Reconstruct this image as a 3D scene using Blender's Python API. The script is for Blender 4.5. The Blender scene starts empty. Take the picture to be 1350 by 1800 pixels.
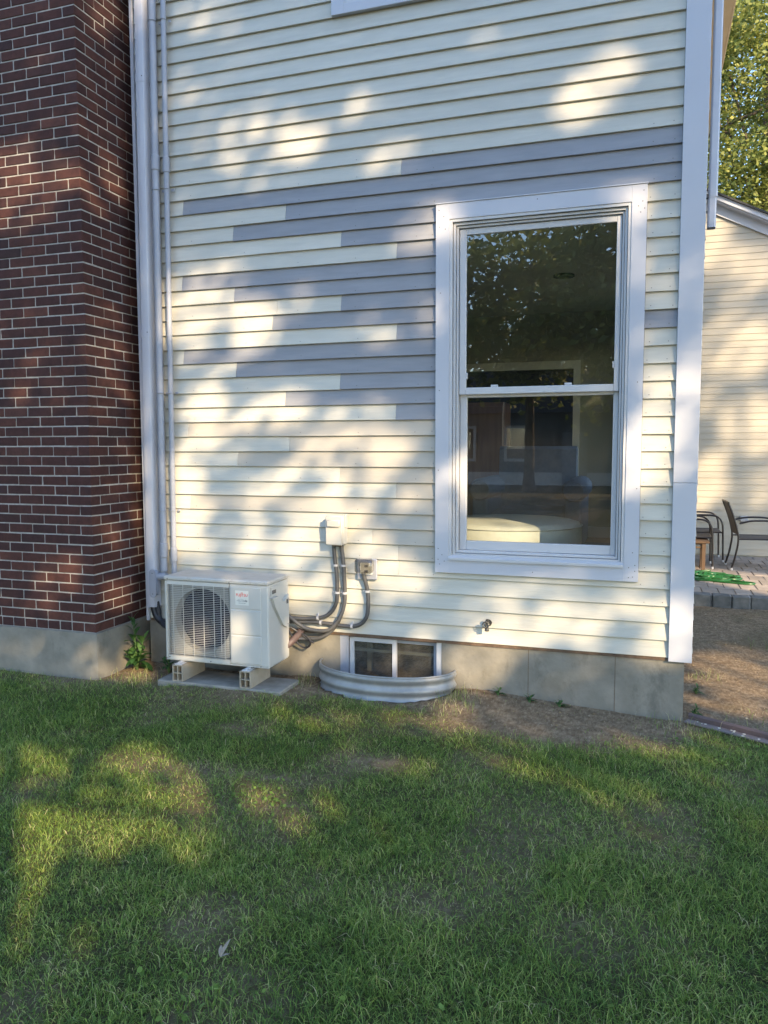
import bpy, math, random
import numpy as np
from mathutils import Vector, Matrix, Quaternion

random.seed(7); rng = np.random.default_rng(11)
PI = math.pi
scene = bpy.context.scene
COL = scene.collection

# ------------------------------------------------------------------ camera
CAM = np.array([-0.1567, -4.8477, 1.2606]); YAW, PIT, ROL, FPX = -0.32142, -0.08541, -0.00313, 1377.2
def cam_axes():
    cy, sy, cp, sp = math.cos(YAW), math.sin(YAW), math.cos(PIT), math.sin(PIT)
    f = np.array([sy*cp, cy*cp, sp]); r0 = np.array([cy, -sy, 0.]); u0 = np.cross(r0, f)
    return r0*math.cos(ROL)+u0*math.sin(ROL), u0*math.cos(ROL)-r0*math.sin(ROL), f
CR, CU, CF = cam_axes()
def px(P):                                   # used only to decide how much detail a far or hidden piece needs
    d = np.asarray(P, float)-CAM; z = d@CF
    return 675+FPX*(d@CR)/z, 900-FPX*(d@CU)/z, z
cd = bpy.data.cameras.new('camera'); cam = bpy.data.objects.new('camera', cd); COL.objects.link(cam)
cd.sensor_fit = 'VERTICAL'; cd.sensor_height = 24.0; cd.lens = FPX/1800*24.0
cd.clip_start = 0.05; cd.clip_end = 2000
M = Matrix.Identity(4)
for i in range(3):
    M[i][0], M[i][1], M[i][2], M[i][3] = CR[i], CU[i], -CF[i], CAM[i]
cam.matrix_world = M
scene.camera = cam

# ------------------------------------------------------------------ sky, sun, exposure
SUN_EL, SUN_AZ = math.radians(24.5), math.radians(42)      # azimuth measured from the wall's outward normal towards the right
S = np.array([math.sin(SUN_AZ)*math.cos(SUN_EL), -math.cos(SUN_AZ)*math.cos(SUN_EL), math.sin(SUN_EL)])
world = bpy.data.worlds.new('World'); scene.world = world; world.use_nodes = True
wn = world.node_tree.nodes
sky = wn.new('ShaderNodeTexSky'); sky.sky_type = 'NISHITA'; sky.sun_disc = False
sky.sun_elevation = SUN_EL; sky.sun_rotation = PI-SUN_AZ; sky.air_density = 1.0; sky.dust_density = 0.3; sky.ozone_density = 2.4
world.node_tree.links.new(sky.outputs[0], wn['Background'].inputs[0])
wn['Background'].inputs[1].default_value = 0.15
sl = bpy.data.lights.new('sun', 'SUN'); sl.energy = 2.8; sl.angle = math.radians(0.42); sl.color = (1.0, 0.76, 0.47)
so = bpy.data.objects.new('sun', sl); COL.objects.link(so)
so.rotation_euler = Vector(S).to_track_quat('Z', 'Y').to_euler()
so.location = (12, -13, 12)
scene.view_settings.view_transform = 'Standard'; scene.view_settings.look = 'None'
scene.view_settings.gamma = 1.0; scene.view_settings.use_curve_mapping = False
scene.view_settings.exposure = 1.93
scene.render.film_transparent = False
try:
    scene.cycles.max_bounces = 8; scene.cycles.transparent_max_bounces = 12
    scene.cycles.sample_clamp_indirect = 6.0
except Exception: pass

# ------------------------------------------------------------------ materials
MATS = {}
def node_mat(name):
    m = bpy.data.materials.new(name); m.use_nodes = True
    nt = m.node_tree; return m, nt, nt.nodes['Principled BSDF'], nt.nodes.new, nt.links.new
def noise_on(nt, scale, detail=4, stretch=None, rough=.55, obj=False):
    if obj:
        src = nt.nodes.new('ShaderNodeTexCoord').outputs['Object']
    else:
        src = nt.nodes.new('ShaderNodeNewGeometry').outputs['Position']
    if stretch:
        mp = nt.nodes.new('ShaderNodeMapping'); mp.inputs['Scale'].default_value = stretch
        nt.links.new(src, mp.inputs['Vector']); src = mp.outputs[0]
    n = nt.nodes.new('ShaderNodeTexNoise'); n.inputs['Scale'].default_value = scale
    n.inputs['Detail'].default_value = detail; n.inputs['Roughness'].default_value = rough
    nt.links.new(src, n.inputs['Vector']); return n.outputs['Fac']
def ramp(nt, fac, stops):
    r = nt.nodes.new('ShaderNodeValToRGB'); e = r.color_ramp.elements
    while len(e) < len(stops): e.new(0.5)
    for i, (p, c) in enumerate(stops):
        e[i].position = p; e[i].color = (*c, 1) if len(c) == 3 else c
    nt.links.new(fac, r.inputs[0]); return r.outputs[0]
def mixc(nt, fac, a, b, mode='MIX'):
    m = nt.nodes.new('ShaderNodeMix'); m.data_type = 'RGBA'; m.blend_type = mode
    for sock, v in ((m.inputs['Factor'], fac), (m.inputs[6], a), (m.inputs[7], b)):
        if hasattr(v, 'links'): nt.links.new(v, sock)
        elif isinstance(v, (int, float)): sock.default_value = v
        else: sock.default_value = (*v, 1)
    return m.outputs[2]
def math_(nt, op, a, b=0.0):
    m = nt.nodes.new('ShaderNodeMath'); m.operation = op
    for i, v in enumerate((a, b)):
        if hasattr(v, 'links'): nt.links.new(v, m.inputs[i])
        else: m.inputs[i].default_value = v
    return m.outputs[0]
def bump(nt, bsdf, h, strength, dist=.01):
    b = nt.nodes.new('ShaderNodeBump'); b.inputs['Strength'].default_value = strength; b.inputs['Distance'].default_value = dist
    nt.links.new(h, b.inputs['Height']); nt.links.new(b.outputs[0], bsdf.inputs['Normal'])
def mk(name, a, b, scale=8, rough=.6, bs=0., bscale=40, metal=0., stretch=None, rnd=0., stain=None, spec=.5):
    """two-tone noisy paint/metal/stone; rnd = brightness spread between objects; stain = (colour, threshold, scale)"""
    m, nt, p, N, L = node_mat(name)
    c = ramp(nt, noise_on(nt, scale, 5, stretch), [(.3, a), (.7, b)])
    if rnd:
        oi = N('ShaderNodeObjectInfo'); at = N('ShaderNodeAttribute'); at.attribute_name = 'rnd'
        v = math_(nt, 'FRACT', math_(nt, 'ADD', oi.outputs['Random'], at.outputs['Fac']))
        lo, hi = 1-rnd, 1+rnd
        c = mixc(nt, 1.0, c, ramp(nt, v, [(0, (lo,)*3), (1, (hi,)*3)]), 'MULTIPLY')
    if stain:
        s = ramp(nt, noise_on(nt, stain[2], 6, stain[3] if len(stain) > 3 else None, .7), [(stain[1], (0,)*3), (stain[1]+.12, (1,)*3)])
        sf = math_(nt, 'MULTIPLY', s, stain[4] if len(stain) > 4 else .7)
        c = mixc(nt, sf, c, stain[0])
    L(c, p.inputs['Base Color'])
    rr = ramp(nt, noise_on(nt, scale*2.3, 3), [(.2, (max(rough-.1, .02),)*3), (.8, (min(rough+.1, 1),)*3)])
    L(rr, p.inputs['Roughness']); p.inputs['Metallic'].default_value = metal
    p.inputs['Specular IOR Level'].default_value = spec
    if bs: bump(nt, p, noise_on(nt, bscale, 5, stretch), bs, .004)
    MATS[name] = m; return m

mk('cream_paint', (.455, .442, .385), (.53, .515, .45), 2.6, .55, .22, 11, stretch=(1.2, 1, 10), rnd=.035, stain=((.27, .25, .22), .69, 8, (1, 1, 2.6), .5))
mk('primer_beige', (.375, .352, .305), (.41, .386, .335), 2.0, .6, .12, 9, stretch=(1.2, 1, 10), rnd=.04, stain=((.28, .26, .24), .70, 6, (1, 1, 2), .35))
mk('primer_grey', (.218, .226, .248), (.262, .27, .292), 2.6, .6, .22, 11, stretch=(1.2, 1, 10), rnd=.04, stain=((.30, .28, .27), .72, 6, (1, 1, 2), .3))
mk('white_trim', (.45, .465, .515), (.485, .50, .55), 1.6, .42, .03, 20, stain=((.55, .54, .52), .74, 5, (1, 1, .5), .3))
mk('vinyl_white', (.49, .495, .515), (.52, .525, .54), 1.5, .33)
mk('pvc_grey', (.29, .305, .35), (.34, .355, .40), 5, .45, stain=((.33, .33, .33), .68, 9, (1, 1, .3), .4))
mk('cover_white', (.45, .465, .52), (.51, .525, .575), 3, .42, stain=((.48, .46, .43), .66, 8, (1, 1, .25), .4))
mk('conduit_grey', (.062, .062, .063), (.085, .085, .085), 12, .5)
mk('clip_white', (.40, .40, .41), (.48, .48, .48), 10, .5)
mk('box_beige', (.43, .42, .385), (.48, .465, .42), 6, .5)
mk('dark_rubber', (.012, .012, .016), (.03, .03, .035), 20, .5)
mk('ac_paint_shaded', (.24, .235, .215), (.30, .295, .27), 5, .6)  # unit paint darkened as shade behind the grille slats
mk('fan_navy', (.004, .005, .016), (.007, .008, .024), 10, .85, spec=.15)
mk('ac_paint', (.46, .45, .415), (.51, .50, .465), 3, .4, stain=((.42, .38, .30), .66, 8, None, .45))
mk('ac_top', (.42, .395, .35), (.50, .48, .44), 4, .5, .1, 60, stain=((.34, .28, .20), .56, 14, (1.5, 3, 1), .7))
mk('galvanised', (.24, .245, .245), (.34, .345, .34), 9, .55, .08, 40, metal=.35, stain=((.30, .27, .22), .60, 7, (1, 1, 1.6), .6))
mk('concrete', (.155, .145, .118), (.245, .228, .19), 6, .88, .45, 45, stain=((.075, .072, .06), .56, 5, (1, 1, .6), .5))
mk('pad_concrete', (.18, .165, .135), (.29, .27, .23), 12, .9, .4, 60, stain=((.22, .20, .16), .58, 9, None, .6))
mk('riser_plastic', (.30, .255, .19), (.37, .32, .25), 14, .7, .1, 60)
mk('mortar', (.26, .25, .232), (.37, .355, .33), 30, .95, .8, 90, stain=((.13, .12, .11), .56, 12, None, .6))
mk('dirt_wood', (.07, .045, .03), (.15, .10, .065), 18, .9, .4, 60)
mk('spigot_metal', (.05, .05, .05), (.10, .10, .09), 30, .45, metal=.5)
mk('nail', (.06, .06, .06), (.12, .11, .10), 40, .6)
mk('asphalt_shingle', (.03, .03, .032), (.06, .058, .055), 20, .9, .4, 60)
mk('tan_soffit', (.42, .33, .22), (.50, .40, .28), 4, .7)
mk('wing_paint', (.37, .342, .285), (.40, .372, .312), 2, .6, .1, 9, stretch=(1.2, 1, 10), rnd=.03)
mk('paver', (.25, .21, .17), (.36, .30, .25), 9, .85, .35, 60, rnd=.16)
mk('kerb_stone', (.085, .088, .085), (.15, .15, .145), 14, .9, .5, 40, rnd=.12)
mk('bronze_frame', (.012, .008, .007), (.022, .016, .014), 10, .35)
mk('sling_mesh', (.07, .06, .055), (.10, .09, .08), 60, .7, .2, 200)
mk('teak', (.065, .036, .018), (.11, .065, .035), 14, .6, .1, 40, stretch=(1, 1, .1))
mk('hose_green', (.008, .07, .014), (.012, .10, .02), 12, .4)
mk('flange_brown', (.15, .125, .12), (.22, .185, .175), 14, .6, .1, 60)
mk('edging_brown', (.075, .05, .05), (.12, .085, .08), 14, .55, .1, 60)
mk('bark', (.07, .055, .04), (.14, .11, .085), 9, .95, .8, 20, stretch=(1, 1, .25))
mk('stem_green', (.05, .10, .03), (.08, .14, .04), 20, .6)
mk('dry_leaf', (.20, .165, .12), (.32, .27, .20), 60, .8)
mk('room_wall', (.31, .31, .255), (.335, .335, .275), 2, .8)
mk('room_white', (.60, .60, .56), (.66, .66, .62), 2, .6)
mk('room_floor', (.10, .06, .035), (.15, .09, .05), 5, .45, stretch=(8, .6, 1))
mk('ottoman_linen', (.60, .60, .565), (.66, .66, .62), 40, .85, .15, 300)
mk('slate_fabric', (.15, .18, .235), (.18, .21, .27), 30, .9, .2, 200)
mk('blue_rug', (.10, .14, .19), (.16, .20, .25), 30, .95, .3, 120)
mk('wood_door', (.16, .075, .04), (.22, .11, .06), 4, .4, stretch=(6, 6, .5))
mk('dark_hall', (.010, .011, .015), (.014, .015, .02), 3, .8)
mk('cellar_wall', (.22, .22, .20), (.30, .30, .27), 4, .9)
mk('house_blue', (.09, .11, .14), (.11, .13, .16), 4, .7)
mk('sticker', (.60, .60, .55), (.64, .64, .59), 8, .5)
mk('logo_red', (.62, .035, .03), (.66, .045, .04), 8, .5)
mk('logo_grey', (.10, .11, .12), (.13, .14, .15), 8, .5)

def brick_material():
    m, nt, p, N, L = node_mat('brick_red')
    oi = N('ShaderNodeObjectInfo'); at = N('ShaderNodeAttribute'); at.attribute_name = 'rnd'
    v = math_(nt, 'FRACT', math_(nt, 'ADD', oi.outputs['Random'], at.outputs['Fac']))
    c = ramp(nt, v, [(0, (.040, .018, .0175)), (.3, (.050, .020, .0175)), (.55, (.057, .022, .018)), (.8, (.066, .025, .0195)), (.93, (.082, .032, .024)), (1, (.038, .0195, .019))])
    n = ramp(nt, noise_on(nt, 22, 6, None, .7), [(.3, (.72,)*3), (.7, (1.2,)*3)])
    c = mixc(nt, 1.0, c, n, 'MULTIPLY')
    d = ramp(nt, noise_on(nt, 9, 5), [(.60, (0,)*3), (.78, (.55,)*3)])
    c = mixc(nt, d, c, (.045, .028, .03))
    L(c, p.inputs['Base Color']); p.inputs['Roughness'].default_value = .85; p.inputs['Specular IOR Level'].default_value = .3
    bump(nt, p, noise_on(nt, 90, 6, (1, 1, 1.6), .7), .5, .004)
    MATS['brick_red'] = m
brick_material()

def glass_material(name, r0, tint, gcol=(1, 1, 1), grough=0.0):
    """thin pane: Schlick reflection over a tinted see-through sheet, alike from both sides"""
    m = bpy.data.materials.new(name); m.use_nodes = True; nt = m.node_tree; nt.nodes.clear()
    o = nt.nodes.new('ShaderNodeOutputMaterial'); mx = nt.nodes.new('ShaderNodeMixShader'); lw = nt.nodes.new('ShaderNodeLayerWeight'); lw.inputs[0].default_value = .5
    tr = nt.nodes.new('ShaderNodeBsdfTransparent'); gl = nt.nodes.new('ShaderNodeBsdfGlossy')
    tr.inputs[0].default_value = (*tint, 1); gl.inputs['Roughness'].default_value = grough; gl.inputs[0].default_value = (*gcol, 1)
    f = math_(nt, 'ADD', math_(nt, 'MULTIPLY', math_(nt, 'POWER', lw.outputs['Facing'], 5.0), 1-r0), r0)
    nt.links.new(f, mx.inputs[0]); nt.links.new(tr.outputs[0], mx.inputs[1]); nt.links.new(gl.outputs[0], mx.inputs[2]); nt.links.new(mx.outputs[0], o.inputs[0])
    MATS[name] = m
glass_material('window_glass', .14, (.86, .89, .84))
glass_material('dusty_glass', .09, (.55, .56, .52), (.8, .8, .8), .15)
def add_dust(name, amount, col):
    nt = MATS[name].node_tree; o = nt.nodes['Material Output']; src = o.inputs[0].links[0].from_socket
    d = nt.nodes.new('ShaderNodeBsdfDiffuse'); d.inputs[0].default_value = (*col, 1); mx = nt.nodes.new('ShaderNodeMixShader')
    f = ramp(nt, noise_on(nt, 14, 6, None, .7), [(.3, (amount*.5,)*3), (.75, (amount*1.5,)*3)])
    nt.links.new(f, mx.inputs[0]); nt.links.new(src, mx.inputs[1]); nt.links.new(d.outputs[0], mx.inputs[2]); nt.links.new(mx.outputs[0], o.inputs[0])
add_dust('dusty_glass', .12, (.45, .44, .40))  # film also lightens the basement panes in place of a reflection
add_dust('window_glass', .012, (.5, .5, .48))
glass_material('clear_plastic', .06, (.72, .71, .69), (.9, .9, .9), .12)

def leaf_material(name, stops, trans=.35, rough=.5):
    m, nt, p, N, L = node_mat(name)
    at = N('ShaderNodeAttribute'); at.attribute_name = 'rnd'
    c = ramp(nt, at.outputs['Fac'], stops)
    L(c, p.inputs['Base Color']); p.inputs['Roughness'].default_value = rough; p.inputs['Specular IOR Level'].default_value = .3
    tr = N('ShaderNodeBsdfTranslucent'); mx = N('ShaderNodeMixShader'); mx.inputs[0].default_value = trans
    L(c, tr.inputs[0]); L(p.outputs[0], mx.inputs[1]); L(tr.outputs[0], mx.inputs[2])
    L(mx.outputs[0], nt.nodes['Material Output'].inputs[0]); MATS[name] = m
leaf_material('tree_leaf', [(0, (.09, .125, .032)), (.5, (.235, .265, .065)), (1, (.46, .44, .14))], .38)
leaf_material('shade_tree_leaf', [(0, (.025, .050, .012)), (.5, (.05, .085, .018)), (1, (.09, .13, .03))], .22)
leaf_material('weed_leaf', [(0, (.025, .075, .02)), (.6, (.045, .115, .03)), (1, (.09, .17, .05))], .3)
leaf_material('grass_blade', [(0, (.085, .155, .03)), (.28, (.165, .26, .05)), (.5, (.27, .375, .075)), (.68, (.42, .48, .14)), (.80, (.52, .46, .21)), (1, (.62, .53, .33))], .42, .42)
leaf_material('straw', [(0, (.16, .11, .06)), (.5, (.30, .22, .12)), (1, (.55, .46, .33))], .1, .8)

def ground_material():
    m, nt, p, N, L = node_mat('ground_soil')
    at = N('ShaderNodeAttribute'); at.attribute_name = 'grassy'
    dirt = ramp(nt, noise_on(nt, 16, 8, None, .7), [(.25, (.085, .058, .036)), (.5, (.195, .138, .085)), (.75, (.36, .265, .17))])
    straw = ramp(nt, noise_on(nt, 60, 6, (1, .35, 1), .7), [(.45, (0,)*3), (.7, (.7,)*3)])
    dirt = mixc(nt, straw, dirt, (.42, .33, .22))
    green = ramp(nt, noise_on(nt, 30, 6, None, .7), [(.3, (.040, .042, .016)), (.6, (.085, .080, .034)), (.8, (.19, .15, .085))])  # darkened under the grass so gaps between blades read as shade
    L(mixc(nt, at.outputs['Fac'], dirt, green), p.inputs['Base Color']); p.inputs['Roughness'].default_value = .95
    p.inputs['Specular IOR Level'].default_value = .15
    bump(nt, p, noise_on(nt, 28, 8, None, .75), .9, .03); MATS['ground_soil'] = m
ground_material()

# ------------------------------------------------------------------ mesh helpers
ORG = {}
def org(o): return ORG.get(o.name, np.zeros(3)) if o is not None else np.zeros(3)
class MB:
    def __init__(s): s.v = []; s.f = []
    def add(s, v, f):
        n = len(s.v); s.v += [tuple(map(float, p)) for p in v]; s.f += [tuple(i+n for i in q) for q in f]; return s
    def box(s, lo, hi):
        x0, y0, z0 = lo; x1, y1, z1 = hi
        return s.add([(x0,y0,z0),(x1,y0,z0),(x1,y1,z0),(x0,y1,z0),(x0,y0,z1),(x1,y0,z1),(x1,y1,z1),(x0,y1,z1)],
                     [(0,3,2,1),(4,5,6,7),(0,1,5,4),(1,2,6,5),(2,3,7,6),(3,0,4,7)])
    def cbox(s, lo, hi, b):
        lo = np.array(lo, float); hi = np.array(hi, float); idx = {}; V = []; F = []
        for ax in range(3):
            for cx in (0,1):
                for cy in (0,1):
                    for cz in (0,1):
                        c = (cx,cy,cz); p = np.where(np.array(c)==1, hi, lo).astype(float)
                        for k in range(3):
                            if k != ax: p[k] += b if c[k]==0 else -b
                        idx[(c,ax)] = len(V); V.append(p)
        for ax in range(3):
            o1, o2 = [k for k in range(3) if k != ax]
            for side in (0,1):
                q = []
                for a, b2 in ((0,0),(1,0),(1,1),(0,1)):
                    c = [0,0,0]; c[ax] = side; c[o1] = a; c[o2] = b2; q.append(idx[(tuple(c),ax)])
                if (ax == 1) == (side == 1): q = q[::-1]
                if ax != 1 and side == 0: q = q
                F.append(q)
        for ax in range(3):                                  # chamfers along axis ax
            o1, o2 = [k for k in range(3) if k != ax]
            for a in (0,1):
                for b2 in (0,1):
                    c0 = [0,0,0]; c1 = [0,0,0]; c0[o1] = c1[o1] = a; c0[o2] = c1[o2] = b2; c1[ax] = 1
                    F.append([idx[(tuple(c0),o1)], idx[(tuple(c1),o1)], idx[(tuple(c1),o2)], idx[(tuple(c0),o2)]])
        for cx in (0,1):
            for cy in (0,1):
                for cz in (0,1):
                    F.append([idx[((cx,cy,cz),k)] for k in range(3)])
        cen = (lo+hi)/2                                      # orient every face outwards
        for i, q in enumerate(F):
            a, b2, c = (V[q[0]], V[q[1]], V[q[2]])
            n = np.cross(b2-a, c-a)
            if n @ (sum(V[j] for j in q)/len(q)-cen) < 0: F[i] = q[::-1]
        return s.add(V, F)
    def tube(s, path, r, n=10, cap=True):
        P = [np.array(p, float) for p in path]; rr = r if hasattr(r, '__len__') else [r]*len(P)
        V = []; F = []; prev = None
        for i, p in enumerate(P):
            t = P[min(i+1, len(P)-1)]-P[max(i-1, 0)]; t = t/(np.linalg.norm(t)+1e-12)
            if prev is None:
                a = np.array([0,0,1.]) if abs(t[2]) < .9 else np.array([1.,0,0]); u = np.cross(t, a)
            else: u = prev-t*(prev@t)
            u /= np.linalg.norm(u)+1e-12; prev = u; w = np.cross(t, u)
            for k in range(n):
                g = 2*PI*k/n; V.append(p+rr[i]*(math.cos(g)*u+math.sin(g)*w))
        for i in range(len(P)-1):
            for k in range(n):
                a, b = i*n+k, i*n+(k+1) % n; F.append((a, b, b+n, a+n))
        if cap: F += [tuple(range(n))[::-1], tuple((len(P)-1)*n+k for k in range(n))]
        return s.add(V, F)
    def prism(s, poly, axis, a, b):
        """poly of 2-D points in the two other axes (in x,y,z order), extruded along axis from a to b"""
        V = []; n = len(poly)
        for t in (a, b):
            for p in poly:
                q = list(p); q.insert(axis, t); V.append(q)
        F = [tuple(range(n))[::-1], tuple(range(n, 2*n))]+[(i, (i+1) % n, (i+1) % n+n, i+n) for i in range(n)]
        ar = sum(poly[i][0]*poly[(i+1)%n][1]-poly[(i+1)%n][0]*poly[i][1] for i in range(n))
        flip = (ar < 0) != (axis == 1)
        if (b < a): flip = not flip
        if flip: F = [q[::-1] for q in F]
        return s.add(V, F)
    def ring(s, x0, x1, z0, z1, w, y0, y1, wb=None):
        """rectangular frame in an XZ plane"""
        wb = w if wb is None else wb
        s.box((x0,y0,z0),(x0+w,y1,z1)); s.box((x1-w,y0,z0),(x1,y1,z1))
        s.box((x0+w,y0,z1-w),(x1-w,y1,z1)); s.box((x0+w,y0,z0),(x1-w,y1,z0+wb)); return s
    def disc(s, c, r, n, axis_n):
        a = np.array(axis_n, float); a /= np.linalg.norm(a); u = np.cross(a, [0,0,1.] if abs(a[2])<.9 else [1.,0,0]); u/=np.linalg.norm(u); w = np.cross(a,u)
        return s.add([np.array(c)+r*(math.cos(2*PI*k/n)*u+math.sin(2*PI*k/n)*w) for k in range(n)], [tuple(range(n))])
    def build(s, name, mat, parent=None, smooth=False, rnd=None):
        me = bpy.data.meshes.new(name); o0 = org(parent)
        me.from_pydata([(p[0]-o0[0], p[1]-o0[1], p[2]-o0[2]) for p in s.v], [], s.f); me.update()
        if smooth:
            me.polygons.foreach_set('use_smooth', [True]*len(me.polygons))
            try: me.set_sharp_from_angle(angle=math.radians(40))
            except Exception: pass
        o = bpy.data.objects.new(name, me); COL.objects.link(o)
        me.materials.append(MATS[mat])
        if parent is not None: o.parent = parent
        ORG[o.name] = o0
        return o
def tag(o, label=None, cat=None, group=None, kind=None):
    if label: o['label'] = label
    if cat: o['category'] = cat
    if group: o['group'] = group
    if kind: o['kind'] = kind
    return o
def thing(name, label, cat, loc=(0,0,0), group=None):
    o = bpy.data.objects.new(name, None); COL.objects.link(o); o.location = loc; o.empty_display_size = .1
    ORG[o.name] = np.array(loc, float); return tag(o, label, cat, group)
def solo(mb, name, mat, label, cat, group=None, smooth=False, base=None):
    """a thing that is one mesh, its origin at its base"""
    v = np.array(mb.v); b = np.array([(v[:,0].min()+v[:,0].max())/2, (v[:,1].min()+v[:,1].max())/2, v[:,2].min()])
    mb.v = [tuple(p-b) for p in v]; o = mb.build(name, mat, None, smooth); o.location = b; ORG[o.name] = b
    return tag(o, label, cat, group)
def raw_mesh(name, co, faces_n, loops, mat, rnd=None, rndname='rnd', parent=None):
    """big mesh straight from arrays; faces_n = corners per face"""
    me = bpy.data.meshes.new(name); co = np.asarray(co, np.float32)-org(parent).astype(np.float32)
    me.vertices.add(len(co)); me.vertices.foreach_set('co', co.ravel())
    nf = len(loops)//faces_n
    me.loops.add(len(loops)); me.loops.foreach_set('vertex_index', np.asarray(loops, np.int32))
    me.polygons.add(nf); me.polygons.foreach_set('loop_start', np.arange(nf, dtype=np.int32)*faces_n)
    me.update(calc_edges=True); me.validate()
    if rnd is not None:
        a = me.attributes.new(rndname, 'FLOAT', 'POINT'); a.data.foreach_set('value', np.asarray(rnd, np.float32))
    o = bpy.data.objects.new(name, me); COL.objects.link(o); me.materials.append(MATS[mat])
    if parent is not None: o.parent = parent
    ORG[o.name] = org(parent); return o
def smoothstep(a, b, x):
    t = np.clip((np.asarray(x, float)-a)/(b-a), 0, 1); return t*t*(3-2*t)
def catmull(pts, n=8):
    P = [np.array(p, float) for p in pts]; P = [2*P[0]-P[1]]+P+[2*P[-1]-P[-2]]; out = []
    for i in range(1, len(P)-2):
        for k in range(n):
            t = k/n; a, b, c, d = P[i-1:i+3]
            out.append(.5*((2*b)+(-a+c)*t+(2*a-5*b+4*c-d)*t*t+(-a+3*b-3*c+d)*t**3))
    return out+[P[-2]]
class VNoise:                                                # smooth 2-D value noise
    def __init__(s, seed): s.g = np.random.default_rng(seed).random((64, 64))
    def __call__(s, x, y):
        x = np.asarray(x, float); y = np.asarray(y, float); i = np.floor(x).astype(int); j = np.floor(y).astype(int); fx = x-i; fy = y-j
        fx = fx*fx*(3-2*fx); fy = fy*fy*(3-2*fy); g = s.g
        return (g[i%64, j%64]*(1-fx)+g[(i+1)%64, j%64]*fx)*(1-fy)+(g[i%64, (j+1)%64]*(1-fx)+g[(i+1)%64, (j+1)%64]*fx)*fy
N1, N2, N3 = VNoise(1), VNoise(2), VNoise(3)

# ------------------------------------------------------------------ ground
WELL_C, WELL_RX, WELL_RY = -1.757, 0.468, 0.29
def in_well(X, Y, pad=0.): return (((X-WELL_C)/(WELL_RX+pad))**2+(Y/(WELL_RY+pad))**2 < 1) & (np.asarray(Y) < .1)
def ground_z(X, Y):
    X = np.asarray(X, float); Y = np.asarray(Y, float)
    z = np.where(Y < 0, -.335+.02*np.maximum(Y, -5), -.335)
    z = z-.045*smoothstep(-.9, .1, X)*smoothstep(-1.6, -.3, Y)
    z = z-.025*np.clip(Y, 0, 4.1)*smoothstep(0, .1, X)
    z = z+.04*np.exp(-((X+1.12)/.32)**2-(Y/.35)**2)+.02*np.exp(-((X+2.33)/.2)**2-((Y+.1)/.35)**2)
    z = z+.028*np.exp(-((X+2.75)/.42)**4-((Y+.45)/.16)**2)
    near = np.exp(-((X+1)**2+(Y+1)**2)/60)
    z = z+near*(.024*(N1(X*1.3, Y*1.3)-.5)+.014*(N2(X*5, Y*5)-.5)+.008*(N3(X*17, Y*17)-.5))
    z = np.where((Y > 0) & (X > .05), z+.0, z)
    return z
def lawn_edge(X):                                           # Y in front of which grass grows
    return np.interp(X, [-6, -3.6, -2.9, -2.3, -1.7, -1.2, -.5, .05, .25, .6, 4], [-.52, -.50, -.46, -.44, -.48, -.60, -.70, -.44, -.08, -.18, -.5])
def grassy(X, Y):
    X = np.asarray(X, float); Y = np.asarray(Y, float)
    d = lawn_edge(X)-Y+.28*(N1(X*2.1+9, Y*2.1)-.5)+.14*(N2(X*6, Y*6)-.5)
    g = smoothstep(-.26, .24, d)
    for cx, cy, rx, ry, w in ((-1.42,-1.17,.20,.12,.85), (-1.95,-1.50,.42,.10,.55), (-1.70,-1.72,.20,.12,.5), (-2.35,-1.02,.25,.08,.4), (-.85,-2.25,.26,.16,.55), (-1.55,-2.55,.2,.12,.35),
                              (-2.65,-1.55,.3,.12,.3), (-.35,-1.35,.3,.12,.3), (.35,-.75,.25,.12,.45), (-.2,-2.1,.2,.1,.35)):
        g = g*(1-w*np.exp(-((X-cx)/rx)**2-((Y-cy)/ry)**2*1.0))
    g = g*(.62+.38*smoothstep(.25, .6, N3(X*3.1, Y*3.1)))
    side = (X > .1) & (Y > -.1)
    patch = .5*smoothstep(.62, .8, N2(X*2.6+3, Y*2.6))+.9*np.exp(-((X-1.25)/.3)**2-((Y-2.4)/.25)**2)
    return np.where(side, np.maximum(g*.0, patch*.6), g)
def build_ground():
    def axis(lo, hi, fa, fb, fine):
        out = list(np.arange(fa, fb+1e-6, fine)); s = fine; p = fa
        while p > lo: s *= 1.35; p -= s; out.insert(0, max(p, lo))
        s = fine; p = fb
        while p < hi: s *= 1.35; p += s; out.append(min(p, hi))
        return np.array(out)
    xs = axis(-260, 260, -5.2, 2.4, .032); ys = axis(-260, 260, -3.8, 4.2, .032)
    X, Y = np.meshgrid(xs, ys); Z = ground_z(X, Y); Z = np.where(in_well(X, Y, -.012) | ((abs(X-WELL_C) < .4) & (Y >= 0) & (Y < .2)), -.56, Z)
    nx, ny = len(xs), len(ys); i = (np.arange(ny-1)[:,None]*nx+np.arange(nx-1)[None,:]).ravel()
    L = np.stack([i, i+1, i+1+nx, i+nx], 1).ravel()
    o = raw_mesh('ground', np.stack([X.ravel(), Y.ravel(), Z.ravel()], 1), 4, L, 'ground_soil', grassy(X, Y).ravel(), 'grassy')
    o.data.polygons.foreach_set('use_smooth', [True]*len(o.data.polygons))
    tag(o, kind='structure')
build_ground()

# ------------------------------------------------------------------ house
EXP = 0.1016                                                 # clapboard exposure
house = thing('house', 'cream clapboard house with grey patched boards, brick chimney and tall window', 'house', (-1.75, 0.0, -.4))
WL, WR = -3.585, 0.0                                         # siding runs between these
CX0, CX1, CZ0, CZ1 = -1.420, -0.180, .446, 2.736             # window casing, outside
UX0, UX1, UZ0 = -2.106, -1.02, 3.962                         # upper window, outside

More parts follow.
